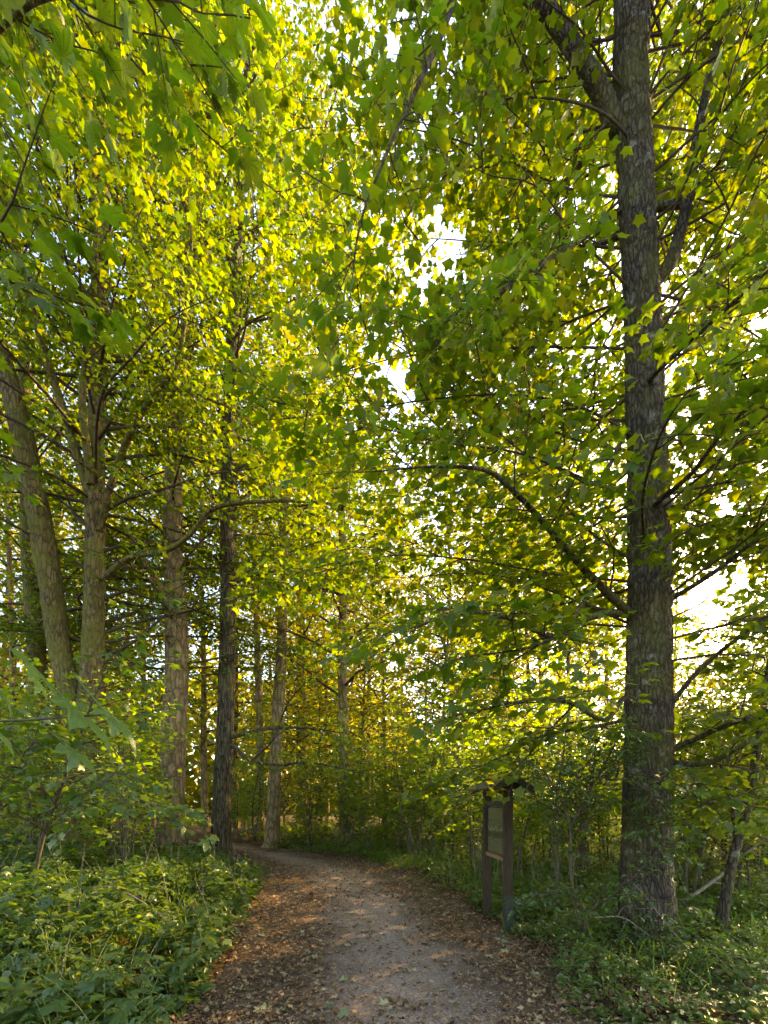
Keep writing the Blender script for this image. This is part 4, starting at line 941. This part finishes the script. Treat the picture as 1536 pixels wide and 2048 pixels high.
LB = [(300, 1790, 'maple', 'broad'), (110, 1760, 'maple', 'tall'), (200, 1830, 'maple', 'spreading'), (380, 1850, 'oval', 'bushy'), (60, 1890, 'oval', 'low'), (250, 1920, 'oval', 'dense'), (160, 1960, 'oval', 'pale'), (330, 1990, 'oval', 'small'), (60, 1990, 'maple', 'near'), (120, 2040, 'oval', 'nearest'), (270, 2040, 'oval', 'flat'), (410, 1800, 'maple', 'bright'), (20, 1810, 'maple', 'hanging'), (430, 1770, 'oval', 'rounded'), (150, 1880, 'maple', 'wide-leaved'), (340, 1910, 'maple', 'drooping'), (20, 1940, 'oval', 'glossy'), (210, 2000, 'maple', 'flat-leaved'), (350, 1760, 'oval', 'arching'), (240, 1760, 'maple', 'upright'), (450, 1830, 'oval', 'outermost'), (100, 1920, 'oval', 'leafy')]
where = ['below the stout maple', 'under the leaning sapling', 'halfway down the left bank', 'at the path edge of the left bank', 'at the left edge of view', 'above the path litter on the left', 'in the lower left corner region', 'beside the bare litter on the left', 'at the lower left edge', 'at the bottom edge on the left', 'at the bottom edge next to the litter', 'closest to the dark furrowed trunk', 'at the left edge under the mossy stems', 'at the upper path edge of the left bank', 'in the middle of the left bank', 'facing the path near the litter', 'low at the left edge of view', 'just above the bottom edge on the left', 'under the stout maple, higher on the bank', 'between the mossy stems and the stout maple', 'reaching out over the path litter', 'left of the middle of the left bank']
for (a, b, shp, adj), wh in zip(LB, where):
    d = (EYE - .35) * FPX / (b - HOR); x = (a - 768) / FPX * d
    if on_path(x, d, .1): x = float(path_l(d)) - .15
    plant('seedling_maple' if shp == 'maple' else 'bramble', f"{adj} {'maple seedling' if shp == 'maple' else 'bramble plant'} {wh}", x, d, random.uniform(.45, .75), 4 if shp == 'maple' else 6, 8, .15 if shp == 'maple' else .12, shp, 'under', 'plant', 'plants on the left bank')
RBp = [(1210, 1945, 'beside the foot of the shrub'), (1300, 1960, 'right below the big maple trunk'), (1400, 1930, 'right of the big maple root'), (1480, 1950, 'under the leaning young maple'), (1260, 2010, 'at the litter edge lower right'), (1380, 2010, 'in the middle of the right ground cover'), (1500, 2020, 'in the lower right corner'), (1440, 1880, 'between the big maple and the leaning one'), (1330, 1910, 'against the big maple bark'), (1520, 1900, 'at the right edge of view')]
for a, b, wh in RBp:
    d = (EYE - .12) * FPX / (b - HOR); x = (a - 768) / FPX * d
    plant('woodland_herb', f'small-leaved green herb {wh}', x, d, random.uniform(.22, .4), 6, 8, .07, 'oval', 'under', 'plant', 'herbs right of the path')

# dead wood
random.seed(51)
def dead_branch(label, rows, nfork):
    base = rows[0][0]; o = thing('dead_branch', label, 'branch', base)
    wood('bough', rows, M['deadwood'], o, base, 6, 4)
    p = crom([(*r_[0], r_[1]) for r_ in rows], 5)
    for k in range(nfork):
        i = int(len(p) * (.25 + .65 * k / nfork)); q = Vector(p[i, :3]); d = Vector(p[min(i + 1, len(p) - 1), :3] - p[i - 1, :3]).normalized(); d = (d + Vector((random.gauss(0, .7), random.gauss(0, .4), random.gauss(0, .5)))).normalized(); L_ = random.uniform(.2, .5); r0 = p[i, 3] * .55
        wood('fork', [(q, r0), (q + d * L_ * .5 + Vector((0, 0, random.gauss(0, .03))), r0 * .7), (q + d * L_, r0 * .25)], M['deadwood'], o, base, 5, 3)
M['deadwood'] = plain_mat('dead_wood', (.09, .075, .055), (.22, .19, .15), 25, rough=.85)
dead_branch('thin bare dead branch slanting across the foot of the big maple', px_rows([(1190, 1835, 4.6, .007), (1245, 1835, 4.7, .006), (1290, 1865, 4.75, .004), (1330, 1890, 4.75, .002)]), 5)
dead_branch('second thin dead branch leaning against the big maple bark', px_rows([(1375, 1900, 4.6, .006), (1320, 1830, 4.75, .005), (1270, 1770, 4.8, .003), (1240, 1755, 4.8, .0015)]), 4)
dead_branch('bare fallen branch lying in the brambles of the left bank', [(gp(-3.4, 5.2) + Vector((0, 0, .35)), .012), (gp(-3.0, 5.0) + Vector((0, 0, .42)), .010), (gp(-2.6, 4.9) + Vector((0, 0, .36)), .007), (gp(-2.2, 4.7) + Vector((0, 0, .25)), .003)], 5)
dead_branch('fallen grey limb between the saplings behind the leaning young maple', [(gp(4.2, 6.4) + Vector((0, 0, .1)), .03), (gp(5.0, 6.7) + Vector((0, 0, .45)), .024), (gp(5.8, 7.0) + Vector((0, 0, .9)), .016), (gp(6.5, 7.2) + Vector((0, 0, 1.2)), .006)], 4)
def stalks(n, keep, xr, yr, h, name, label):
    x, y = ground_spots(n, xr, yr, keep); a = rng.uniform(0, 6.283, len(x)); hh = h * rng.uniform(.5, 1.4, len(x)); z = gz(x, y)
    ln_ = rng.uniform(.05, .45, len(x)) * hh
    pts = np.stack([np.stack([x + np.cos(a) * ln_ * t * t, y + np.sin(a) * ln_ * t * t, z - .02 + hh * t], -1) for t in (0, .4, .75, 1)], 1)
    V, F = tubes(pts, np.tile([.0035, .003, .0022, .001], (len(x), 1)), 4)
    o = link(name, mesh_np(name, V, F, M['deadwood']), kind='stuff'); o['label'] = label
stalks(80, leftk, (-8, -1), (2.6, 9), .75, 'dry_stalks', 'dry stalks sticking out of the undergrowth of the left bank')
stalks(500, rightk, (-2, 12), (6, 15), 1.1, 'dry_stalks', 'dry thin stalks in the thicket right of the path')

# ------------------------------------------------------------------ notice board with a little roof
def box_mesh(name, sx, sy, sz, mat, bev=.004):
    import bmesh
    bm = bmesh.new(); bmesh.ops.create_cube(bm, size=1)
    bmesh.ops.scale(bm, vec=(sx, sy, sz), verts=bm.verts)
    if bev: bmesh.ops.bevel(bm, geom=bm.edges[:], offset=bev, segments=2, affect='EDGES')
    me = bpy.data.meshes.new(name); bm.to_mesh(me); bm.free(); me.materials.append(mat); return me
M['post'] = plain_mat('dark_timber', (.016, .010, .006), (.055, .036, .020), 14, (4, 4, .35), .75, .5, .006)
M['roofwood'] = plain_mat('weathered_plank', (.035, .027, .017), (.10, .078, .046), 14, (.5, 6, 6), .8, .5, .006)
M['rail'] = plain_mat('pale_rail', (.10, .065, .03), (.20, .13, .06), 14, (.4, 5, 5), .7, .4, .004)
M['sleeve'] = plain_mat('green_metal_sleeve', (.018, .022, .016), (.036, .042, .03), 18, rough=.5, bump=.1)
def poster_mat():
    m, nt, out = new_mat('printed_panel'); L = nt.links.new
    tc = N(nt, 'ShaderNodeTexCoord'); s = N(nt, 'ShaderNodeSeparateXYZ'); L(tc.outputs['Generated'], s.inputs[0])
    nz = N(nt, 'ShaderNodeTexNoise'); nz.inputs['Scale'].default_value = 5; nz.inputs['Detail'].default_value = 5; L(tc.outputs['Generated'], nz.inputs['Vector'])
    ad = N(nt, 'ShaderNodeMath', operation='MULTIPLY_ADD'); L(nz.outputs[0], ad.inputs[0]); ad.inputs[1].default_value = .22; L(s.outputs[2], ad.inputs[2])
    c = ramp(nt, [(.0, (.09, .08, .035)), (.40, (.11, .095, .045)), (.50, (.03, .04, .015)), (.58, (.06, .065, .025)), (.62, (.14, .12, .07)), (.70, (.07, .075, .035)), (.85, (.09, .09, .035)), (1, (.10, .09, .04))], ad.outputs[0])
    wv = N(nt, 'ShaderNodeTexWave', bands_direction='Z'); wv.inputs['Scale'].default_value = 11; L(tc.outputs['Generated'], wv.inputs['Vector'])
    n2 = N(nt, 'ShaderNodeTexNoise'); n2.inputs['Scale'].default_value = 30; L(tc.outputs['Generated'], n2.inputs['Vector'])
    a = N(nt, 'ShaderNodeMath', operation='MULTIPLY'); L(wv.outputs[1], a.inputs[0]); L(n2.outputs[0], a.inputs[1])
    th = ramp(nt, [(.36, (0, 0, 0)), (.46, (1, 1, 1))], a.outputs[0])
    lo = ramp(nt, [(.06, (0, 0, 0)), (.09, (1, 1, 1)), (.40, (1, 1, 1)), (.43, (0, 0, 0))], s.outputs[2])
    mu = N(nt, 'ShaderNodeMath', operation='MULTIPLY'); L(th.outputs[0], mu.inputs[0]); L(lo.outputs[0], mu.inputs[1])
    mx = N(nt, 'ShaderNodeMix', data_type='RGBA'); L(mu.outputs[0], mx.inputs[0]); L(c.outputs[0], mx.inputs[6]); mx.inputs[7].default_value = (.05, .045, .03, 1)
    b = N(nt, 'ShaderNodeBsdfPrincipled'); L(mx.outputs[2], b.inputs['Base Color']); b.inputs['Roughness'].default_value = .25; L(b.outputs[0], out.inputs[0]); return m
M['poster'] = poster_mat()
a0 = gp(1.515, 5.5); a1 = gp(1.44, 6.28)
NB = thing('notice_board', 'roofed wooden notice board on two dark posts beside the path', 'notice board', (1.4775, 5.89, 0))
yaw = math.atan2(a1.y - a0.y, a1.x - a0.x) - math.pi / 2     # local y runs along the board
NB.rotation_euler = (0, 0, yaw); half = (a1 - a0).length / 2
def nb(name, sx, sy, sz, x, y, z, mat, rot=None, bev=.004, parent=None, label=None):
    o = link(name, box_mesh(name, sx, sy, sz, mat, bev), parent or NB, (x, y, z))
    if rot: o.rotation_euler = rot
    if label: o['label'] = label
    return o
for sg in (-1, 1): nb('post', .10, .10, 1.80, 0, sg * half, .88, M['post'], bev=.008)
nb('post_sleeve', .109, .109, .48, 0, -half, .22, M['sleeve'], bev=.006, label='greenish metal sleeve round the foot of the front post')
ln = half * 2 - .103
nb('top_rail', .06, ln, .07, 0, 0, 1.575, M['post']); nb('bottom_rail', .07, ln, .05, -.005, 0, .885, M['rail'])
nb('panel_back', .02, ln, .62, .006, 0, 1.225, M['post'])
nb('poster', .006, ln - .06, .58, -.0095, 0, 1.225, M['poster'], bev=0, label='weathered printed information sheet')
for sg in (-1, 1): nb('panel_edge', .03, .028, .62, -.012, sg * (ln / 2 - .0145), 1.225, M['post'])
ang = math.radians(32); wpl = .08; LY = half * 2 + .36
for sg in (-1, 1):
    for k in range(3):
        t = .03 + wpl * (k + .5)
        nb('roof_plank', wpl * 1.06, LY, .018, sg * t * math.cos(ang), 0, 1.885 - t * math.sin(ang) + k * .006, M['roofwood'], (0, sg * ang + random.uniform(-.01, .01), 0), .003)
    nb('rafter', .24, .05, .05, sg * .115, -half, 1.785, M['post'], (0, sg * ang, 0))
    nb('rafter', .24, .05, .05, sg * .115, half, 1.785, M['post'], (0, sg * ang, 0))
    nb('barge_board', .29, .02, .075, sg * .135, -LY / 2 - .011, 1.805, M['post'], (0, sg * ang, 0))
for sg in (-1, 1):
    for z_ in (.905, 1.575): nb('bolt', .012, .022, .022, -.055, sg * half, z_, M['sleeve'], bev=.004)
nb('ridge_board', .05, LY, .025, 0, 0, 1.905, M['post'])

TR = sorted(((len(m.loops) - 2 * len(m.polygons), m.name) for m in bpy.data.meshes), reverse=True)[:24]
print('TRIS', TR)
print('COUNTS', COUNT, 'objects', len(bpy.data.objects), 'loops', sum(len(m.loops) - 2 * len(m.polygons) for m in bpy.data.meshes))
